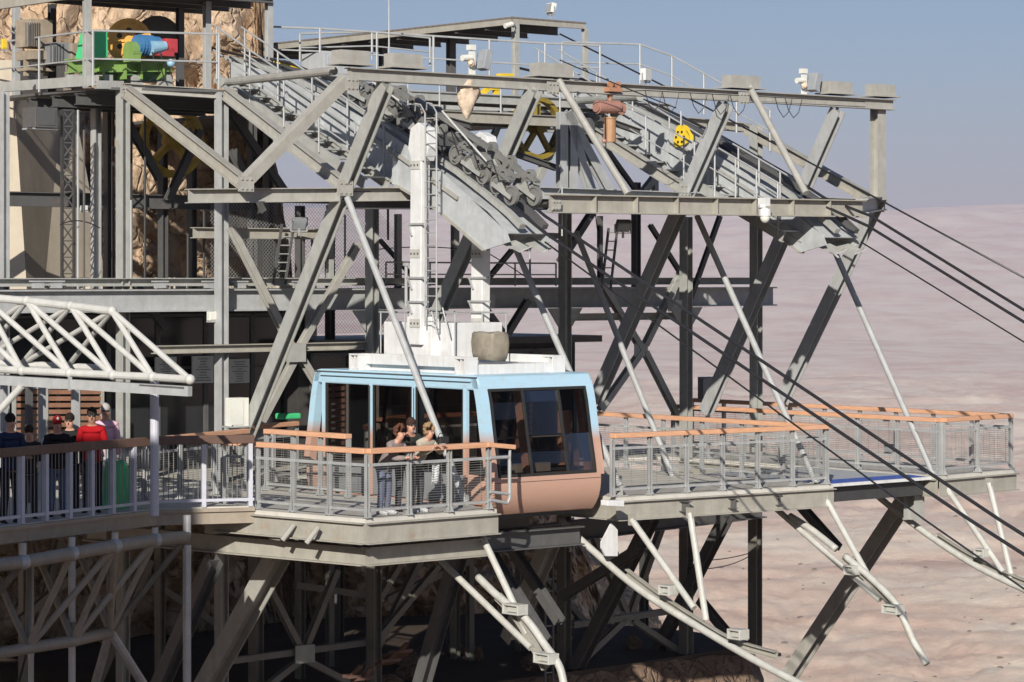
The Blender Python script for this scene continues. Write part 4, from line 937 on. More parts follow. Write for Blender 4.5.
MB().ball(P(306, 69, u=-10), .13, .13, .1, ax=(C, G, Z)).build('sack_end', 'box_grey', t, smooth=True)
# hoist on the top girder
ho = thing('chain_hoist', 'red and orange chain hoist with a chain bucket hanging from the top girder', 'hoist', P(610, 145, u=-2.3))
m = MB(); p = P(610, 90, u=-2.3); m.box(p, .34, .34, .08)
for d in (-.12, .12):
    for e in (-.1, .1): m.disc(p + C * d + G * e + Z * .1, C, .065, .05, 14)
m.build('trolley', 'rusty', ho); MB().disc(P(610, 96, u=-2.3), C, .05, .06, 12).tube([P(610, 93, u=-2.3), P(610, 101, u=-2.3)], .035, 8).build('suspension', 'rusty', ho)
MB().tube([P(597, 107, u=-2.3), P(618, 107, u=-2.3)], .13, 18).disc(P(598, 107, u=-2.3), G, .10, .12, 16).build('motor_housing', 'hoist_red', ho)
m = MB().disc(P(619.5, 109, u=-2.3), C, .12, .14, 18, .05); m.build('chain_wheel', 'hoist_red', ho)
m = MB().tube([P(610, 118, u=-2.25), P(610, 142, u=-2.25)], [.115, .12], 18); m.disc(P(610, 118, u=-2.25), Z, .13, .03, 18); m.build('chain_bucket', 'hoist_orange', ho)
MB().ball(P(604, 141, u=-2.2), .05, ax=(C, G, Z)).tube([P(604, 138, u=-2.2), P(604, 124, u=-2.2)], .012, 6).build('pendant', 'hoist_red', ho)
MB().tube([P(605, 112, u=-2.2), P(606, 150, u=-2.2)], .012, 6).disc(P(606, 152, u=-2.2), C, .04, .03, 10, .02).build('load_chain', 'rope', ho)
for k in range(4):
    x = 590 - k * 5 ; 
m = MB()
for x0 in (645, 662, 690, 712, 730, 775, 785):
    a = P(x0, 88 + (x0 - 600) * .052, u=-2.15); b = P(x0 + 17, 89 + (x0 - 583) * .052, u=-2.15); m.tube([a, a.lerp(b, .2) - Z * .25, a.lerp(b, .5) - Z * .4, a.lerp(b, .8) - Z * .28, b], .009, 5)
m.tube([P(612, 92, u=-2.15), P(645, 90.5, u=-2.15), P(730, 95, u=-2.15), P(865, 102, u=-2.15)], .009, 5)
tag(m.build('festoon_cable', 'rope'), 'thin black cable hanging in loops under the top girder right of the hoist', 'cable')
# yellow pulley
pl = thing('pulley_block', 'bright yellow pulley block hanging in front of the second stair', 'pulley', P(682, 150, v=9.0))
cw = P(681, 137, v=9.0); lob = [cw + C * (.20 * math.cos(a_) * (1 + .18 * math.cos(3 * a_ + 1))) + Z * (.22 * math.sin(a_) * (1 + .18 * math.cos(3 * a_ + 1))) for a_ in [k * math.pi / 12 for k in range(24)]]
MB().plate(lob, .05, G).plate([p + G * .14 for p in lob], .04, G).build('cheek_plate', 'yellow', pl)
MB().disc(cw + G * .07, G, .15, .07, 20).build('sheave', 'yellow_old', pl)
m = MB()
for k in range(6): a_ = k * math.pi / 3; m.disc(cw - G * .03 + C * .12 * math.cos(a_) + Z * .12 * math.sin(a_), G, .028, .02, 10)
m.build('bolt_holes', 'rubber', pl); MB().tube([cw + Z * .2, cw + Z * .55], .02, 6).build('hook_rod', 'galv', pl)
# lamps and cameras
def flood(label, p, face=C - Z * .5, s=.3, hood=True, mat='box_white'):
    t = thing('floodlight', label, 'lamp', p); n = face.normalized(); a = n.cross(Z).normalized(); b = a.cross(n)
    MB().box(p + Z * .25, .12, s, s * .8, ax=(n, a, b)).build('lamp_housing', mat, t, bevel=.01)
    MB().box(p + Z * .25 + n * .065, .01, s * .85, s * .64, ax=(n, a, b)).build('lamp_glass', 'lamp_glass', t)
    MB().bar(p, p + Z * .2, .03, .04, C).bar(p + a * (s / 2 + .02) + Z * .1, p + a * (s / 2 + .02) + Z * .28, .02, .03, C).bar(p - a * (s / 2 + .02) + Z * .1, p - a * (s / 2 + .02) + Z * .28, .02, .03, C).bar(p + a * (s / 2 + .02) + Z * .1, p - a * (s / 2 + .02) + Z * .1, .02, .03).build('yoke', 'galv', t)
    return t
flood('white floodlight standing on the edge of the long canopy', P(551, 19, u=-10), -G - C * .2 + Z * .2, .28)
flood('floodlight with a round back on the top rail right of the hoist', P(646, 87, u=-3.2), -C - G * .4, .3)
flood('black floodlight hanging over the small ladder left of the leaning leg', P(299, 236, u=-8), C - G * .4 - Z * .9, .3, mat='box_grey')
flood('black floodlight under the long crossbeam beside the small ladder', P(623, 238, u=-3.3), C - G * .4 - Z * .9, .3, mat='box_grey')
flood('black lamp box on the lower column beside the bare hillside', P(570, 552, u=-6.6), G - C * .1, .2, mat='box_grey')
def cluster(label, px, py, u):
    p = P(px, py, u=u); t = thing('lamp_cluster', label, 'lamp', p, 'lamp and camera clusters on the top girder')
    MB().box(p + Z * .2, .06, .12, .45).build('mast_plate', 'box_white', t); MB().box(p + Z * .28 + G * .3, .26, .16, .38, ax=(C, (G - Z * .25).normalized(), (Z + G * .25).normalized())).build('lamp_housing', 'lamp_glass', t, bevel=.01)
    MB().tube([p + Z * .28 - G * .32 + C * .1, p + Z * .30 - G * .1 + C * .1], .06, 12).build('camera_body', 'box_white', t)
    MB().box(p + Z * .5 - G * .02, .12, .14, .1).build('top_box', 'box_white', t)
    m = MB(); m.ball(p + Z * .2 - G * .1 + C * .1, .07, jit=.2, ax=(C, G, Z)); m.build('bracket', 'cloth_beige', t); return t
cluster('white camera and grey lamp on a plate at the left part of the top girder', 472, 74, -2.4)
cluster('white camera and grey lamp on a plate near the right end of the top girder', 804, 95, -2.4)
t = thing('dome_camera', 'white dome camera under the long crossbeam beside the second saddle', 'camera', P(765, 224, u=.0))
MB().ball(P(765, 212.5, u=.0), .115, .115, .1, ax=(C, G, Z)).tube([P(765, 209, u=0), P(765, 216, u=0)], .118, 16).build('housing', 'white_paint', t, smooth=False); MB().ball(P(765, 217, u=.0), .10, .10, .12, ax=(C, G, Z)).build('dome', 'box_white', t, smooth=True)
MB().box(P(764, 202, u=-.1), .2, .14, .16).tube([P(759, 206, u=-.05), P(765, 206, u=0)], .04, 8).build('wall_bracket', 'white_paint', t)
t = thing('camera', 'small white camera on the post under the canopy corner', 'camera', P(508, 30, u=-9.9)); MB().tube([P(505, 26, u=-9.8), P(512, 24, u=-9.8)], .06, 10).build('camera_body', 'box_white', t); MB().bar(P(511, 24, u=-9.8), P(515, 26, u=-9.95), .04, .04).build('bracket', 'galv', t)
# small ladders
def ladder(label, x0, y0, x1, y1, w, u, n=6):
    t = thing('ladder', label, 'ladder', P(x1, y1, u=u)); a = P(x0, y0, u=u); b = P(x1, y1, u=u); m = MB()
    for d in (-w / 2, w / 2): MB().bar(a + G * d, b + G * d, .035, .05, C).build('side_rail', 'steel_dark', t)
    for k in range(n): q = a.lerp(b, (k + .5) / n); MB().tube([q - G * w / 2, q + G * w / 2], .014, 6).build('rung', 'steel', t)
    return t
ladder('small leaning ladder on the mid level left of the long leaning leg', 288, 224, 279, 284, .3, -8.3, 7)
ladder('small leaning ladder behind the ropes under the long crossbeam', 613, 228, 606, 290, .26, -7.4, 7)
ladder('tall thin ladder on the back of the lower column below the cabin', 549, 562, 549, 690, .22, -6.4, 11)
# small landing rail at the end of the carriage
m = MB(); a = P(547, 212, u=-.7); b = P(562, 186, u=-.7); c = P(562, 236, u=-.7)
m.tube([a, b, c], .016, 6).tube([P(553, 202, u=-.7), P(562, 202, u=-.7)], .012, 6)
tag(m.build('grab_rail', 'galv'), 'thin white grab rail at the tip of the first saddle beside the long crossbeam', 'rail')
# white guide plate and counterweights below the cabin's right side
tag(MB().plate([P(601, 542, u=.2), P(611, 523, u=.2), P(617, 530, u=.2), P(617, 556, u=.2), P(605, 556, u=.2), P(601, 548, u=.2)], .04, C).build('guide_plate', 'white_paint'), 'white pointed guide plate hanging under the platform right of the cabin', 'plate')
tag(MB().plate([P(604, 500, u=.85), P(621, 500, u=.85), P(621, 507, u=.85), P(604, 506, u=.85)], .2, C).build('bumper', 'white_paint', bevel=.02), 'white bumper block at the corner of the middle platform beside the cabin', 'bumper')

# ================================================================== GUIDE ARMS
def guide(label, v, tubes, rails, chans, boxes):
    t = thing('cabin_guide', label, 'cabin guide', P(*tubes[0][0], v=v), 'pale steel guide arms reaching down from the platforms')
    for q in tubes:
        off = q[2] if len(q) > 2 else 0
        pts = [P(*a, v=v + off) for a in q[:2]]
        m = MB().tube(pts, .06, 12); m.build('strut', 'guide_grey', t)
        d = (pts[1] - pts[0]).normalized(); MB().box(pts[0], .16, .05, .2).build('clevis', 'cream_steel', t)
    for q in rails:
        MB().tube([P(*a, v=v) for a in q], .068, 12).build('curved_tube', 'guide_grey', t, smooth=True)
    for q in chans:
        m = MB(); pp = [P(*a, v=v + .1) for a in q]
        for a, b in zip(pp, pp[1:]): m.channel(a, b, .14, .1, Z, 1, .02)
        m.build('guide_channel', 'cream_steel', t); m = MB(); m.tube([p - Z * .0 + G * .05 for p in pp], .035, 8); m.build('rubber_strip', 'rubber', t)
    for (x, y, s) in boxes:
        c = P(x, y, v=v - .1); d = (C - Z * .9).normalized(); m = MB()
        for e in (-.1, .1): m.box(c + Z * e * .75, .36 * s, .24, .03)
        for e in (-.2, .2): m.box(c + C * e * s * .8, .04, .24, .15)
        m.box(c, .22 * s, .12, .1); m.build('roller_box', 'guide_grey', t, bevel=.008)
def sub(pts, n=6):   # smooth a short polyline
    out = []
    P_ = [pts[0]] + list(pts) + [pts[-1]]
    for i in range(1, len(P_) - 2):
        for k in range(n):
            f = k / n; a, b, c, d = P_[i - 1], P_[i], P_[i + 1], P_[i + 2]
            out.append(tuple(.5 * ((2 * b[j]) + (-a[j] + c[j]) * f + (2 * a[j] - 5 * b[j] + 4 * c[j] - d[j]) * f * f + (-a[j] + 3 * b[j] - 3 * c[j] + d[j]) * f ** 3) for j in (0, 1)))
    return out + [pts[-1]]
guide('guide arm under the near platform with two struts and roller boxes, farthest left', -.62, [((418, 539), (531, 648)), ((481, 534), (528, 634), .1)], [sub([(478, 577), (500, 598), (525, 618), (545, 645), (560, 668), (566, 700)])], [sub([(500, 596), (520, 618), (536, 645), (548, 668)])], [(515, 609, 1.2), (546, 658, 1.15)])
guide('long curved guide arm sweeping under the middle platform right of the cabin', 3.0, [((632, 520), (694, 608)), ((690, 513), (706, 620), .1)], [sub([(560, 520), (590, 548), (640, 590), (700, 628), (760, 663), (812, 690)])], [sub([(628, 572), (660, 596), (700, 622), (735, 642), (778, 655)])], [(668, 590, .8), (738, 634, .9)])
guide('guide arm ending in a bent pipe tip in front of the bare desert', 8.0, [((772, 505), (880, 600)), ((826, 499), (876, 590), .1)], [sub([(790, 516), (812, 530), (836, 549)]), sub([(845, 556), (873, 580), (896, 604), (906, 624), (914, 642), (927, 664)])], [sub([(846, 556), (878, 586), (903, 614)])], [(852, 570, .7), (893, 609, 1.1)])
guide('long curved guide arm under the farthest platform at the right edge', 11.9, [((946, 487), (1003, 572)), ((989, 483), (1012, 578), .1)], [sub([(868, 488), (900, 514), (940, 543), (980, 568), (1030, 592), (1080, 612)])], [sub([(938, 536), (970, 556), (1010, 576), (1060, 596)])], [(982, 553, .7)])

# ================================================================== NEAR WALKWAY, TRUSSES
ZW = -4.03
wk = thing('walkway_bridge', 'curved access walkway held up by a tube truss at the lower left', 'bridge', P(80, 560, Y=46))
e0 = P(-140, 543, z=ZW); e1 = P(0, 526, z=ZW - .0); e2 = P(156, 508.5, z=ZW); e3 = P(254, 506, z=ZW)
MB().slab([e0, e1, e2, e3, W(-4.6, -4.3, ZW), W(-8.6, -8.6, ZW), W(-10.9, -9, ZW), W(-10.9, -22, ZW), e0 + Vector((-8, 6, 0))], .08).build('floor_plate', 'deck', wk)
for a, b in ((e0, e1), (e1, e2), (e2, e3)):
    MB().bar(a - Z * .16, b - Z * .16, .26, .06).bar(a - Z * .05 , b - Z * .05, .06, .16).build('edge_fascia', 'brown_stain', wk)
cl = [P(-60, 572, Y=43.2), P(23, 562, Y=44.2), P(72, 553.5, Y=45.2), P(115, 546, Y=46.0), P(155, 540, Y=46.9), P(187, 537, Y=47.4)]
bl = [P(-60, 664, Y=44.5), P(28, 648, Y=45.6), P(73, 641, Y=46.4), P(110, 632, Y=47.2)]
bk = [p + Vector((-1.2, 3.0, 0)) for p in cl]
MB().tube(cl, .11, 12).build('top_chord', 'truss_shaded', wk, smooth=True); MB().tube(bl, .10, 12).build('bottom_chord', 'truss_shaded', wk, smooth=True); MB().tube(bk, .09, 12).build('back_chord', 'truss_shaded', wk, smooth=True)
for i, b_ in enumerate(bl):
    for c_ in (cl[i + 1], cl[min(i + 2, 5)] if i else cl[1], bk[i + 1], bk[max(i, 0)]):
        MB().tube([b_, c_], .055, 10).build('web_tube', 'truss_shaded', wk)
MB().tube([bl[3], cl[5]], .055, 10).build('web_tube', 'truss_shaded', wk); MB().tube([bl[3], cl[3]], .055, 10).build('web_tube', 'truss_shaded', wk)
for p in cl[1:5]:
    MB().tube([p, Vector((p.x, p.y, ZW - .2))], .055, 10).build('stub', 'galv', wk); MB().ball(p, .13, ax=(C, G, Z)).build('node', 'galv', wk, smooth=True)
for x, y0, Yq, r_ in ((187, 545, 47.4, .07), (72, 560, 46.8, .06), (31, 560, 48.0, .05), (187, 515, 47.4, .07)):
    a = P(x, y0, Y=Yq); MB().tube([a, Vector((a.x, a.y, -13 if y0 > 520 else -4.4))], r_, 10).build('support_pipe', 'galv', wk)
a = bl[3]; MB().tube([a, P(150, 695, Y=48.5)], .085, 10).tube([a, P(92, 695, Y=48.5)], .075, 10).build('raking_pipe', 'galv', wk)
# walkway railing
rw = thing('railing', 'dark brown timber handrail on flat light grey posts along the near access walkway', 'railing', e1, None)
H2 = 1.17; m = MB()
for a, b in ((e0, e1), (e1, e2), (e2, e3)): m.bar(a + Z * H2, b + Z * H2, .15, .09)
m.build('handrail', 'brown_wood_dark', rw, bevel=.012)
m = MB()
for a, b in ((e0, e1), (e1, e2), (e2, e3)): m.bar(a + Z * .12, b + Z * .12, .05, .05)
m.build('lower_rail', 'grey_blue_shade', rw)
px_posts = [-40, -8, 21, 45, 69, 91, 112, 133, 154, 203.5, 250]
def edge(px):
    for a, b in ((e0, e1), (e1, e2), (e2, e3)):
        pa = a.x / a.y * F + 512; pb = b.x / b.y * F + 512
        if pa <= px <= pb + 1e-3 or (b is e3 and px > pa):
            # intersect
            k_ = (px - 512) / F; f = (a.x - k_ * a.y) / ((a.x - k_ * a.y) - (b.x - k_ * b.y)); return a.lerp(b, f), (b - a).normalized()
for x in px_posts:
    p, d = edge(x); q = p + Vector((0, .02, 0)); sd = d.cross(Z)
    MB().bar(q, q + Z * (H2 - .07), .075, .10, d).build('post', 'grey_blue_shade', rw)
bal = MB(); xs_ = -40
L3 = [(e0, e1), (e1, e2), (e2, e3)]
for a, b in L3:
    n_ = int((b - a).length / .085)
    for i in range(n_): q = a.lerp(b, (i + .5) / n_) + Vector((0, .03, 0)); bal.bar(q + Z * .12, q + Z * (H2 - .05), .011, .011, C)
o = bal.build('baluster_rods', 'mesh_grey', rw)
# white truss canopy over the walkway
tc = thing('truss_canopy', 'white tube truss of the walkway canopy at the left edge', 'canopy', P(155, 510, Y=46.7))
bt = [P(-60, 365, Y=48.6), P(-22, 368, Y=48.0), P(22, 370.5, Y=47.4), P(70, 373, Y=46.8), P(113, 375, Y=46.2), P(153, 377, Y=45.6), P(190, 379.5, Y=45.0)]
tt = [P(-60, 292, Y=49.1), P(-17, 297, Y=48.6), P(27, 301, Y=48), P(71, 306, Y=47.3), P(112, 311, Y=46.6)]
MB().tube(bt, .065, 12).build('bottom_chord', 'truss_white', tc); MB().tube(tt, .07, 12).build('top_chord', 'truss_white', tc)
bt2 = [p + Vector((-.30, 1.6, .05)) for p in bt]
MB().tube(bt2[:5], .07, 12).build('back_chord', 'truss_white', tc)
for i, p in enumerate(tt):
    for q, r_ in ((bt[i + 1], .05), (bt[min(i + 2, 6)], .05), (bt2[max(i - 1, 0)], .045), (bt2[max(i - 2, 0)], .045)):
        MB().tube([p, q], r_, 10).build('web_tube', 'truss_white', tc)
    MB().ball(p, .085, ax=(C, G, Z)).build('node', 'truss_white', tc, smooth=True)
for p in bt[1:]: MB().ball(p, .085, ax=(C, G, Z)).build('node', 'truss_white', tc, smooth=True)
MB().tube([P(-5, 415, Y=47.5), P(22, 386, Y=47.3)], .06, 10).build('raking_tube', 'truss_white', tc)
MB().bar(bt[0] - Z * .2, bt[6] - Z * .19, .16, .1).build('gutter', 'steel_cool', tc)
MB().slab([bt[0] - Z * .12, bt[6] - Z * .12 - Vector((.1, 0, 0)), bt[6] + Vector((-.1, .4, -.12)), bt[0] + Vector((0, .4, -.12))], .03).build('canopy_sheet', 'steel_dark', tc)
for x in (70, 113): p = P(x, 383, Y=46.6); MB().bar(p + Z * .1, p - Z * .12, .05, .05, C).build('hanger', 'steel_cool', tc)
a = P(154.5, 380, Y=46.9); MB().tube([a, Vector((a.x, a.y, ZW))], .075, 12).build('canopy_column', 'grey_blue_shade', tc)
for x, yq in ((29, 49.6), (42, 50.2), (75, 50), (4, 50.6)): a = P(x, 384, Y=yq); MB().bar(a, Vector((a.x, a.y, ZW)), .10, .10, C).build('canopy_column', 'steel_cool' if x != 29 else 'steel_dark', tc)

# ================================================================== PEOPLE
SKIN = paint('skin', (.50, .27, .19), .55, .1, scale=20); SKIN2 = paint('skin_tan', (.34, .18, .12), .55, .1, scale=20)
def skinmesh(name, verts, edges, radii, mat, parent, extra=None, sub=1, root=0, loc=None):
    me = bpy.data.meshes.new(name); me.from_pydata([tuple(v) for v in verts], edges, [])
    o = bpy.data.objects.new(name, me); COL.objects.link(o)
    md = o.modifiers.new('skin', 'SKIN'); md.use_smooth_shade = True
    for i, d in enumerate(me.skin_vertices[0].data):
        rr = radii[i]; d.radius = rr if isinstance(rr, tuple) else (rr, rr); d.use_root = (i == root)
    sb = o.modifiers.new('sub', 'SUBSURF'); sb.levels = sub; sb.render_levels = sub
    dg = bpy.context.evaluated_depsgraph_get(); ev = o.evaluated_get(dg); m2 = bpy.data.meshes.new_from_object(ev)
    o.modifiers.clear(); o.data = m2; bpy.data.meshes.remove(me); m2.name = name
    if extra:
        bm = bmesh.new(); bm.from_mesh(m2); em = bpy.data.meshes.new('x'); em.from_pydata([tuple(v) for v in extra.v], [], extra.f); bm.from_mesh(em); bmesh.ops.recalc_face_normals(bm, faces=bm.faces); bm.to_mesh(m2); bm.free(); bpy.data.meshes.remove(em)
    for p in m2.polygons: p.use_smooth = True
    m2.materials.clear(); m2.materials.append(mat); o.parent = parent; return o
V = Vector
def person(loc, heading, label, h=1.7, lean=0, arms='down', top=(.1, .1, .1), legs=(.08, .09, .12), hair=(.08, .05, .03), hairstyle='short', skin=None, shades=False, cap=None, turn=0, face_mask=False, sleeves=True, coat=0):
    """heading: angle the person faces, in degrees from +X in the ground plane; built facing +Y then turned"""
    t = thing('person', label, 'person', loc); t.rotation_euler = (0, 0, R(heading - 90)); k = h / 1.75; skin = skin or SKIN
    hip = V((0, 0, .95)); f = math.sin(R(lean)); c = math.cos(R(lean))
    def up(d, s=0, y=0): return V((s, d * f + y * c, .95 + d * c - y * f))
    spine = [hip, up(.14), up(.30), up(.46), up(.56)]; neck = up(.62, 0, .01); lf = math.sin(R(lean * .4)); head0 = neck + V((0, .025 + lf * .05, .045)); head1 = head0 + V((0, .02, .11))
    v = spine + [neck, head0, head1]; e = [(i, i + 1) for i in range(7)]; rad = [(.11, .085), (.10, .075), (.11, .08), (.12, .08), (.08, .06), .052, (.076, .088), (.074, .086)]
    hands = []
    for s in (-1, 1):
        sh = up(.50, s * .17); 
        if arms == 'down': el = sh + V((s * .05, -.02, -.29)); ha = el + V((s * .01, .06, -.25))
        elif arms == 'rail': el = sh + V((s * .08, .14, -.25)); ha = el + V((-s * .12, .24, .01))
        elif arms == 'fold': el = sh + V((s * .07, .06, -.27)); ha = el + V((-s * .20, .17, .05))
        elif arms == 'phone': el = sh + V((s * .06, .18, -.20)); ha = el + V((-s * .11, .19, .12))
        else: el = sh + V((s * .07, -.02, -.28)); ha = el + V((-s * .02, .10, -.2))
        w_ = ha + (ha - el).normalized() * .07
        i0 = len(v); v += [sh, el, ha, w_]; e += [(4, i0), (i0, i0 + 1), (i0 + 1, i0 + 2), (i0 + 2, i0 + 3)]; rad += [.045, .035, .028, (.036, .018)]
        hands.append((ha, w_, s))
        kn = V((s * .10, .03, .50)); an = V((s * .11, -.02, .08)); toe = V((s * .13, .15, .035)); th = V((s * .09, 0, .88))
        i0 = len(v); v += [th, kn, an, toe]; e += [(0, i0), (i0, i0 + 1), (i0 + 1, i0 + 2), (i0 + 2, i0 + 3)]; rad += [.06, .042, .034, .03]
    v = [p * k for p in v]; rad = [tuple(x * k for x in r_) if isinstance(r_, tuple) else r_ * k for r_ in rad]
    ex = MB(); hd = v[7]; hc = (v[6] + v[7]) / 2
    for ha, w_, s in hands:
        d = (w_ - ha).normalized(); sd = d.cross(Z).normalized() if abs(d.z) < .9 else V((0, 1, 0)); nrm = sd.cross(d)
        for i, L in enumerate((.065, .075, .07, .055)):
            b = (w_ + sd * (.026 - i * .017) - d * .015) * k; m_ = b + d * L * .55 * k; en = m_ + (d * .7 - nrm * .7 * (1 if nrm.z > 0 else -1)).normalized() * L * .5 * k
            ex.tube([b, m_, en], [.0095 * k, .0085 * k, .006 * k], 6)
        b = (ha + sd * s * .02 + d * .02) * k; ex.tube([b, b + (sd * s * .03 + d * .03) * k, b + (sd * s * .035 + d * .065) * k], [.011 * k, .010 * k, .007 * k], 6)
    # nose and ears
    fy = V((0, 1, 0)); ex.tube([hd + V((0, .070, -.015)) * k, hd + V((0, .098, -.055)) * k, hd + V((0, .078, -.066)) * k], [.008 * k, .015 * k, .012 * k], 6)
    for s in (-1, 1): ex.ball(hd + V((s * .074, -.002, -.045)) * k, .010 * k, .018 * k, .028 * k, 8, 6)
    body = skinmesh('body', v, e, rad, skin, t, ex, 2)
    # clothes
    n_arm = [8, 16]
    tv = v[0:5]; te = [(i, i + 1) for i in range(4)]; tr = [(.165, .13), (.158, .125), (.175, .13), (.185, .13), (.13, .105)]; tv = [v[0] - V((0, 0, .06 + coat)) * k] + tv; te = [(i, i + 1) for i in range(5)]; tr = [(.165 + coat * .1, .135 + coat * .1)] + tr
    tv.append(v[4] + (v[5] - v[4]) * .75); te.append((5, 6)); tr.append(.066)
    for a in n_arm:
        i0 = len(tv); tv += [v[a], v[a + 1], v[a + 2]]; te += [(5, i0), (i0, i0 + 1), (i0 + 1, i0 + 2)]; tr += [.080, .064, .048]
    skinmesh('jacket', tv, te, [tuple(x * k for x in r_) if isinstance(r_, tuple) else r_ * k for r_ in tr], cloth(top), t, None, 2)
    tv = [v[0] + V((0, 0, .03)) * k]; te = []; tr = [(.155, .12)]
    for a in (12, 20):
        i0 = len(tv); tv += [v[a], v[a + 1], v[a + 2]]; te += [(0, i0), (i0, i0 + 1), (i0 + 1, i0 + 2)]; tr += [.10, .075, .062]
    skinmesh('trousers', tv, te, [tuple(x * k for x in r_) if isinstance(r_, tuple) else r_ * k for r_ in tr], cloth(legs), t, None, 2)
    for a in (14, 22):
        p = v[a]; q = v[a + 1]; m = MB().tube([p + V((0, -.05, -.035)) * k, p + V((0, .03, -.03)) * k, q + V((0, .0, .0)), q + V((0, .05, -.01)) * k], [.045 * k, .05 * k, .045 * k, .028 * k], 10)
        so2 = bpy.data.meshes.new('shoe'); so2.from_pydata([tuple(x) for x in m.v], [], m.f); oo = bpy.data.objects.new('shoe', so2); COL.objects.link(oo); oo.parent = t; so2.materials.append(cloth((.55, .55, .56) if hairstyle == 'curly' else (.04, .035, .03)))
        for p_ in so2.polygons: p_.use_smooth = True
    def child(name, m, mat):
        me = bpy.data.meshes.new(name); me.from_pydata([tuple(x) for x in m.v], [], m.f); bm = bmesh.new(); bm.from_mesh(me); bmesh.ops.recalc_face_normals(bm, faces=bm.faces); bm.to_mesh(me); bm.free()
        oo = bpy.data.objects.new(name, me); COL.objects.link(oo); oo.parent = t; me.materials.append(mat)
        for p_ in me.polygons: p_.use_smooth = True
    hm_ = MB(); cc_ = hd + V((0, -.034, .018)) * k
    if cap is None:
        if hairstyle == 'curly':
            for i in range(60):
                a_ = random.uniform(0, 2 * math.pi); z_ = random.uniform(-.75, 1); rr = math.sqrt(1 - z_ * z_)
                p = V((math.cos(a_) * rr * .098, math.sin(a_) * rr * .098, z_ * .115)) * k
                if p.y > .045 * k and z_ < .55: continue
                hm_.ball(cc_ + p, random.uniform(.026, .04) * k, k=7, m=5, jit=.2)
        else:
            hm_.ball(cc_ + V((0, -.004, .012)) * k, .088 * k, .094 * k, .098 * k, 16, 10, .03)
            if hairstyle == 'long':
                hm_.tube([cc_ + V((0, -.05, -.02)) * k, cc_ + V((0, -.08, -.12)) * k, cc_ + V((0, -.075, -.22)) * k], [.075 * k, .06 * k, .03 * k], 10)
        child('hair', hm_, cloth(hair))
    else:
        hm_.ball(cc_ + V((0, .004, .02)) * k, .090 * k, .098 * k, .095 * k, 16, 10); hm_.plate([cc_ + V((-.06, .08, .035)) * k, cc_ + V((.06, .08, .035)) * k, cc_ + V((.045, .155, .02)) * k, cc_ + V((-.045, .155, .02)) * k], .008, V((0, 0, 1)))
        child('cap', hm_, cloth(cap)); b_ = MB(); b_.ball(cc_ + V((0, .098, .06)) * k, .022 * k, .008, .028 * k, 8, 6); child('cap_badge', b_, cloth((.7, .7, .7)))
        h2 = MB(); h2.ball(cc_ + V((0, -.035, -.02)) * k, .078 * k, .065 * k, .075 * k, 12, 8); child('hair', h2, cloth(hair))
    g_ = MB()
    if shades:
        for s in (-1, 1): g_.ball(hd + V((s * .032, .078, -.012)) * k, .026 * k, .012 * k, .019 * k, 10, 6)
        g_.tube([hd + V((-.075, .0, -.01)) * k, hd + V((-.055, .07, -.01)) * k, hd + V((.055, .07, -.01)) * k, hd + V((.075, .0, -.01)) * k], .004 * k, 5); child('sunglasses', g_, MATS['rubber'])
    else:
        for s in (-1, 1): g_.ball(hd + V((s * .030, .074, -.014)) * k, .010 * k, .008 * k, .007 * k, 8, 6)
        child('eyes', g_, cloth((.03, .02, .02)))
    mo_ = MB().ball(hd + V((0, .076, -.088)) * k, .022 * k, .008 * k, .006 * k, 8, 5); child('mouth', mo_, cloth((.30, .09, .07)))
    return t
def at(px, py, Y, z=None):
    p = P(px, py, Y=Y); return Vector((p.x, p.y, ZD if z is None else z))
def onuv(px, u, v=None):
    p = P(px, 500, u=u); return Vector((p.x, p.y, ZD))
# three women leaning on the rail of the near platform (the rail there runs at u = .93)
HC = math.degrees(math.atan2(C.y, C.x))
def rp_(px, back=.42):
    p = P(px, 450, u=.93 - back); return Vector((p.x, p.y, ZD))
person(rp_(384, .50), HC + 12, 'woman with auburn curly hair and a grey coat leaning on the platform rail', 1.56, 36, 'rail', (.24, .20, .19), (.13, .15, .22), (.11, .05, .032), 'curly', coat=.12)
person(rp_(404, .78), HC - 18, 'woman with dark hair, sunglasses and a black jacket between the two curly haired women', 1.66, 34, 'rail', (.03, .033, .03), (.06, .06, .07), (.05, .03, .025), 'long', shades=True)
person(rp_(416, .50), HC + 4, 'woman with blonde curly hair and a beige cardigan, rightmost of three at the rail', 1.55, 34, 'phone', (.40, .36, .29), (.07, .07, .08), (.30, .20, .11), 'curly')
t = thing('shoulder_bag', 'small black bag held at the rail by the blonde woman', 'bag', P(441, 441, u=.85)); MB().box(P(443, 440, u=.80), .1, .2, .12).build('bag_body', 'rubber', t, bevel=.02)
MB().tube([P(436, 441, u=.8), P(440, 433, u=.8), P(447, 435, u=.8)], .008, 5).build('strap', 'rubber', t)
m = MB(); q0 = P(434, 460, u=1.0); 
cols_ = []
for j in range(7):
    for i in range(5):
        p = P(431 + i * 2.0 + (j % 2) * .6, 463 + j * 3.6 - (2 if i in (1, 3) else 0), u=.84); cols_.append(p + C * .03 * math.sin(i * 2.1 + j * .6))
m.poly(cols_, [[j * 5 + i, j * 5 + i + 1, (j + 1) * 5 + i + 1, (j + 1) * 5 + i] for j in range(6) for i in range(4)])
o = m.build('scarf', 'sign_white', smooth=True); sm = o.modifiers.new('solid', 'SOLIDIFY'); sm.thickness = .012; tag(o, 'pale lilac scarf hanging down behind the wire panel below the blonde woman', 'scarf')
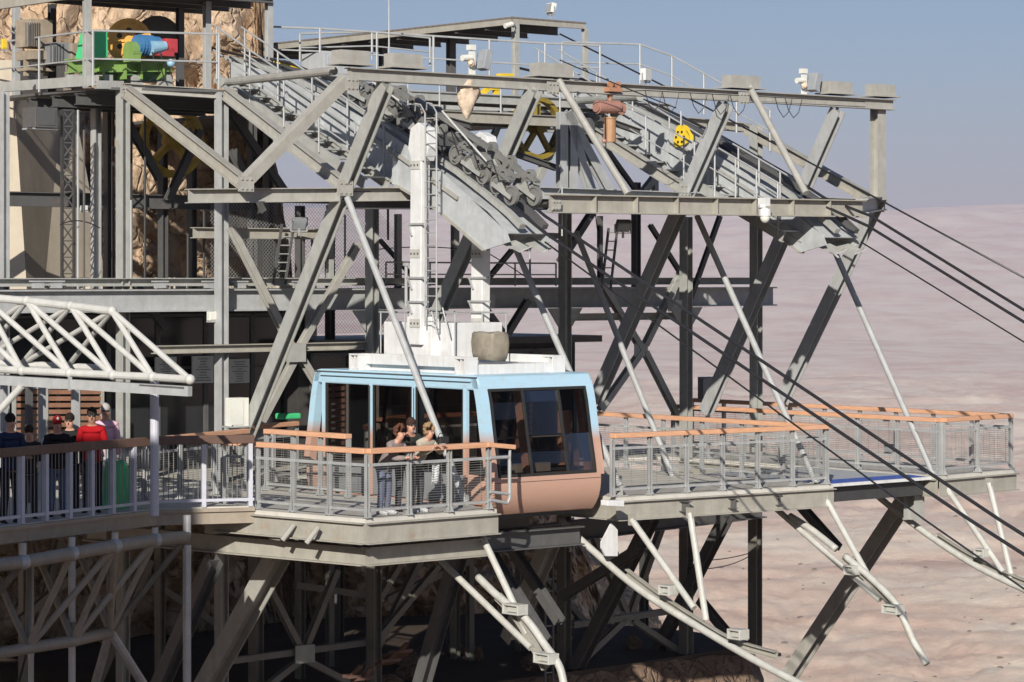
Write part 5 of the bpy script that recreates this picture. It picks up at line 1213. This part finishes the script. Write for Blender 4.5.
# the group waiting on the access walkway
def wp(px, Y): p = P(px, 500, Y=Y); return Vector((p.x, p.y, ZD + .02))
person(wp(10, 45.6), -60, 'young man with short dark hair in a navy jacket, farthest left behind the brown handrail', 1.74, 0, 'fold', (.02, .03, .07), (.02, .02, .03), (.02, .014, .01), 'short')
person(wp(29, 46.4), -80, 'person in a dark coat with a light collar beside the young man in navy', 1.52, 4, 'fold', (.03, .025, .025), (.03, .03, .04), (.03, .02, .015), 'long')
person(wp(57, 46.8), -75, 'person in a red cap with a white badge, black jumper and blue jeans', 1.64, 2, 'fold', (.015, .015, .018), (.10, .14, .24), (.03, .02, .015), 'short', cap=(.30, .02, .02))
person(wp(70, 47.8), -95, 'person in black with sunglasses half hidden behind the one in the red cap', 1.64, 0, 'down', (.02, .02, .022), (.03, .03, .035), (.02, .015, .012), 'short', shades=True)
person(wp(92, 47.6), -85, 'man in a bright red tracksuit jacket and sunglasses behind the brown handrail', 1.74, 0, 'fold', (.34, .010, .014), (.02, .02, .025), (.03, .025, .02), 'short', shades=True, skin=SKIN2)
person(wp(105.5, 49.6), -82, 'grey haired woman in a pink shirt and sunglasses standing in the sun', 1.72, 0, 'down', (.68, .42, .50), (.5, .5, .48), (.38, .36, .34), 'short', shades=True)
t = thing('green_sacks', 'bright green plastic sacks standing behind the brown handrail beside the pink shirt', 'sacks', wp(116, 48.4))
for px, s in ((109, .9), (121, 1.15), (116, 1.0)):
    c = wp(px, 48.2 + (px - 109) * .03); m = MB(); k_, q_ = 16, 9; pts = []
    for i in range(q_ + 1):
        f_ = i / q_; rr = .17 * s * (1 - f_ ** 3 * .75) * (1 + .1 * math.sin(f_ * 9))
        for j in range(k_): a_ = 2 * math.pi * j / k_; w_ = rr * (1 + .12 * math.sin(3 * a_ + i) + random.uniform(-.04, .04)); pts.append(c + Vector((math.cos(a_) * w_, math.sin(a_) * w_, .02 + f_ * .85)))
    m.poly(pts, [[i * k_ + j, (i + 1) * k_ + j, (i + 1) * k_ + (j + 1) % k_, i * k_ + (j + 1) % k_] for i in range(q_) for j in range(k_)] + [[q_ * k_ + j for j in range(k_)]])
    m.build('sack', 'green_bright', t, smooth=True)
tag(MB().box(P(355 - 67, 416, u=-8), .3, .45, .12).build('green_bin', 'green_bright', bevel=.03), 'green plastic crate seen behind the wooden railing left of the cabin', 'crate')

# ================================================================== SMALL STEEL AND CLUTTER
# node plates with bolt heads on the frame
for x, y, u, sx in ((246, 184, -3.1, .34), (345, 188, -3.3, .36), (685, 190, -3.3, .34), (872, 202, -2.7, .3), (232, 93, -7.4, .26), (126, 92, -8.2, .26), (352, 84, -2.15, .3), (553, 88, -2.15, .3), (744, 98, -2.15, .3), (556, 205, -.3, .24), (800, 196, -3.1, .26), (490, 196, -3.3, .3)):
    c = P(x, y, u=u); m = MB().box(c, .016, sx, sx * .8)
    for i in (-1, 0, 1):
        for j in (-1, 1): m.box(c + C * .02 + G * (i * sx * .3) + Z * (j * sx * .25), .03, .03, .03)
    fp('gusset_plate', m, 'steel_warm')
def thin(name, lab, cat, pts, r, mat, grp=None):
    return tag(MB().tube(pts, r, 6).build(name, mat), lab, cat, grp)
# dark lattice mast in the left bay
lm = thing('lattice_mast', 'dark lattice mast with crossed bars standing beside the concrete pier', 'mast', P(126, 285, u=-10.6))
for k, (x0, x1, y0, y1, u) in enumerate(((62, 74, 110, 290, -9.6), (113, 131, 100, 285, -10.8))):
    a0_, a1_ = P(x0, y0, u=u), P(x0, y1, u=u); b0_, b1_ = P(x1, y0, u=u), P(x1, y1, u=u)
    for q in ((a0_, a1_), (b0_, b1_)): MB().bar(q[0], q[1], .05, .05, C).build('mast_leg', 'black_steel', lm)
    n_ = 11
    for i in range(n_):
        f0, f1 = i / n_, (i + 1) / n_; m = MB().bar(a0_.lerp(a1_, f0), b0_.lerp(b1_, f1), .025, .025, C).bar(b0_.lerp(b1_, f0), a0_.lerp(a1_, f1), .025, .025, C).bar(a0_.lerp(a1_, f0), b0_.lerp(b1_, f0), .025, .025, C); m.build('lattice_bar', 'steel_dark', lm)
# conduits and hanging wires
for k, (x, y0, y1, u, mt_) in enumerate(((78, 110, 290, -9.2, 'galv'), (84, 130, 300, -9.0, 'steel_dark'), (131, 200, 285, -9.4, 'galv'), (145, 100, 285, -10.2, 'black_steel'), (204, 210, 290, -9.0, 'black_steel'), (312, 230, 284, -9.5, 'steel_dark'), (388, 200, 240, -6, 'black_steel'), (345, 215, 285, -10, 'galv'), (455, 255, 300, -8.4, 'galv'), (530, 240, 286, -9, 'galv'))):
    thin('conduit', 'thin vertical conduit pipe among the columns of the station', 'pipe', [P(x, y0, u=u), P(x, y1, u=u)], .025, mt_, 'conduit pipes among the station columns')
wires = [((60, 225), (78, 215), (100, 228), -9), ((560, 60), (600, 78), (676, 108), -1.5), ((372, 250), (420, 244), (470, 250), -9), ((470, 243), (505, 262), (530, 280), -5), ((595, 210), (600, 250), (603, 300), -2.5), ((690, 560), (720, 562), (750, 553), -6.6), ((688, 568), (722, 572), (750, 556), -6.6), ((372, 288), (400, 280), (414, 290), -8)]
for a, b, c, u in wires:
    A, B, D = P(*a, u=u), P(*b, u=u), P(*c, u=u); pts = [(A * (1 - f) ** 2 + B * 2 * f * (1 - f) + D * f * f) for f in [k / 8 for k in range(9)]]
    thin('loose_wire', 'thin loose black wire slung between the steel members', 'wire', pts, .011, 'rope', 'loose wires on the steelwork')
# safety netting between the back columns
nt_ = thing('wire_netting', 'diamond wire netting stretched between the rear columns behind the hanger', 'netting', W(-11.6, 4, -.3))
m = MB()
u_, v0_, v1_, z0_, z1_ = -11.4, 1.8, 6.8, -1.3, 1.6
d_ = .085; k = -int((z1_ - z0_) / d_)
while k * d_ < (v1_ - v0_):
    for sgn in (1, -1):
        # line v = v0 + k d + t, z = z0 + t
        t0 = max(0, -k * d_); t1 = min(z1_ - z0_, (v1_ - v0_) - k * d_)
        if t1 > t0:
            za_, zb_ = (z0_ + t0, z0_ + t1) if sgn > 0 else (z1_ - t0, z1_ - t1)
            m.bar(W(u_, v0_ + k * d_ + t0, za_), W(u_, v0_ + k * d_ + t1, zb_), .006, .006, C)
    k += 1
m.build('mesh_wires', 'galv', nt_); MB().bar(W(u_, v0_, z1_), W(u_, v1_, z1_), .05, .05).build('net_rail', 'steel_dark', nt_)
# rubble and rusty scrap on the shaded terrace
for k in range(16):
    x = random.uniform(380, 640); u = random.uniform(-10.5, -7.4); c = P(x, 650, u=u); c.z = -8.5
    bm_ = MB().ball(c + Z * .08, random.uniform(.12, .4), random.uniform(.12, .35), random.uniform(.1, .25), 9, 6, .18)
    tag(bm_.build('rock', 'earth'), 'loose brown rock lying in the shade on the terrace under the station', 'rock', 'loose rocks on the shaded terrace')
for k, (x, y) in enumerate(((352, 676), (362, 679), (388, 662), (398, 654))):
    c = P(x, y, u=-6.4); m = MB().box(c, .25, .3 + .1 * k, .06, ax=((C + Z * .2 * k).normalized(), G, Z)).bar(c, c + C * .3 + Z * .25, .04, .12); m.build('scrap', 'brown_wood_dark', loc=c)
    o = [o_ for o_ in COL.objects if o_.name.startswith('scrap')][-1]; tag(o, 'bent rusty red scrap plate lying under the left part of the station', 'scrap', 'rusty scrap under the station')
# boxes and small gear seen on the steelwork
def gear(name, lab, cat, px, py, u, sx, sy, sz, mat, part2=None):
    c = P(px, py, u=u); t = thing(name, lab, cat, c - Z * sz / 2); MB().box(c, sx, sy, sz).build('housing', mat, t, bevel=.008); MB().box(c + C * (sx / 2 + .006), .012, sy * .8, sz * .75).build('lid', mat, t); MB().box(c - Z * (sz / 2 + .02), sx * .8, sy * 1.15, .03).build('bracket', 'galv', t); return t
gear('junction_box', 'small grey box on the back girder beneath the second hanger arm', 'box', 488, 300, -7.3, .2, .24, .26, 'steel_cool')
gear('junction_box', 'grey round-cornered box at the top of the column behind the left stair', 'box', 301, 222, -9, .2, .22, .2, 'box_grey')
gear('junction_box', 'small white box on the shaded mast beside the concrete pier', 'box', 84, 208, -9.4, .1, .12, .1, 'box_white')
gear('winch', 'dark winch block under the machine floor above the pier', 'winch', 40, 118, -9.6, .5, .5, .4, 'steel_dark')
gear('beacon', 'yellow tag box hanging on the rail at the far upper left', 'tag', 4, 44, -9.5, .05, .1, .2, 'yellow')
gear('loudspeaker', 'pale loudspeaker box on the column under the second saddle', 'loudspeaker', 675, 305, -7.0, .2, .26, .22, 'box_white')
gear('bollard_lamp', 'small dark lamp box standing on the farthest platform behind the ropes', 'lamp', 892, 448, -2.0, .2, .3, .16, 'box_grey')
gear('junction_box', 'white square box on the roof frame of the back girder left of the column', 'box', 212, 316, -7.7, .12, .18, .18, 'box_white')
thin('antenna_rod', 'tall thin pale rod rising above the long canopy', 'rod', [P(389, 62, u=-7), P(389, -6, u=-7)], .018, 'galv')
# shutters on the hall, extra members in the deep shade under the platforms
for (x1, y1, x2, y2, u) in ((60, 540, 20, 690, -9), (150, 560, 95, 690, -9.5), (330, 560, 330, 690, -10.5), (420, 560, 356, 690, -8), (470, 556, 470, 690, -9.2), (118, 560, 240, 640, -10), (386, 600, 470, 560, -8.5), (530, 560, 600, 640, -10), (20, 620, 90, 560, -8.5), (295, 585, 400, 600, -9)):
    beam('brace', P(x1, y1, u=u), P(x2, y2, u=u), .14, .14, C, 'steel_low_shade')
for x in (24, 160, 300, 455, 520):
    col(x, -9.6, vsolve(x, -9.6), -12, -4.7, .26, 'steel_low_shade')
# inner rails and machinery on the upper service walkways
for a, b in (((600, 118, -5.5), (640, 132, -5.5)), ((505, 150, -5), (556, 168, -5)), ((440, 118, -5), (470, 126, -5))):
    beam('crossbeam', P(*a[:2], u=a[2]), P(*b[:2], u=b[2]), .12, .12, Z, 'steel_dark')
gear('motor_unit', 'grey drive box on the service walkway behind the hanger head', 'machine', 388, 86, -7.4, .5, .55, .4, 'plate_grey')
gear('motor_unit', 'grey sloping drive box beside the yellow sack on the upper deck', 'machine', 330, 66, -9, .8, .9, .5, 'plate_grey')
gear('motor_unit', 'dark unit hanging under the service walkway beside the yellow sheave', 'machine', 575, 125, -6.4, .5, .7, .3, 'steel_dark')
# sparse desert scrub far below
sc = MB(); rs = random.Random(5)
def ground_z(x, y):
    return None
gv = np.empty(len(ground.data.vertices) * 3, dtype=np.float32); ground.data.vertices.foreach_get('co', gv); gv = gv.reshape(-1, 3)
rr_ = np.hypot(gv[:, 0], gv[:, 1]); an_ = np.degrees(np.arctan2(gv[:, 0], gv[:, 1])); cand = np.where((rr_ > 1700) & (rr_ < 3600) & (np.abs(an_) < 12))[0]
for i in [cand[rs.randrange(len(cand))] for _ in range(260)]:
    x, y, z = [float(q) for q in gv[i]]; rad_ = rs.choice((.6, .8, 1.1, 1.7)); sc.ball(Vector((x, y, z + rad_ * .3)), rad_ * 1.6, rad_, rad_ * .7, 6, 4, .2)
tag(sc.build('desert_scrub', 'scrub', loc=Vector((0, 2500, -300))), None, None, None, 'stuff')

for (x1, y1, x2, y2, u, w) in ((470, 232, 560, 236, -7.6, .12), (398, 214, 398, 290, -8.6, .12), (455, 196, 455, 262, -9.5, .14), (512, 250, 470, 300, -8.2, .1), (430, 150, 470, 196, -6.2, .12), (500, 120, 470, 196, -7.5, .12), (585, 120, 640, 196, -8.5, .1), (655, 120, 655, 196, -8, .12), (700, 140, 720, 196, -7, .1), (520, 128, 600, 132, -6.6, .12), (600, 216, 600, 288, -8.8, .1), (720, 216, 690, 300, -7.4, .1), (330, 205, 330, 285, -9.2, .12), (380, 240, 420, 285, -8.8, .08), (650, 225, 690, 288, -8.0, .1)):
    beam('secondary_brace', P(x1, y1, u=u), P(x2, y2, u=u), w, w, C, 'steel' if w > .1 else 'steel_dark')
pipe_rail('pipe railing on the lower service walkway beside the yellow frame', [P(408, 110, u=-5.1), P(560, 116, u=-5.1)], H=.75, spacing=.8, r=.018)
pipe_rail('pipe railing along the mid level girder left of the second hanger arm', [P(386, 286, u=-8.1), P(556, 286, u=-8.1)], H=.5, spacing=1.1, r=.018)
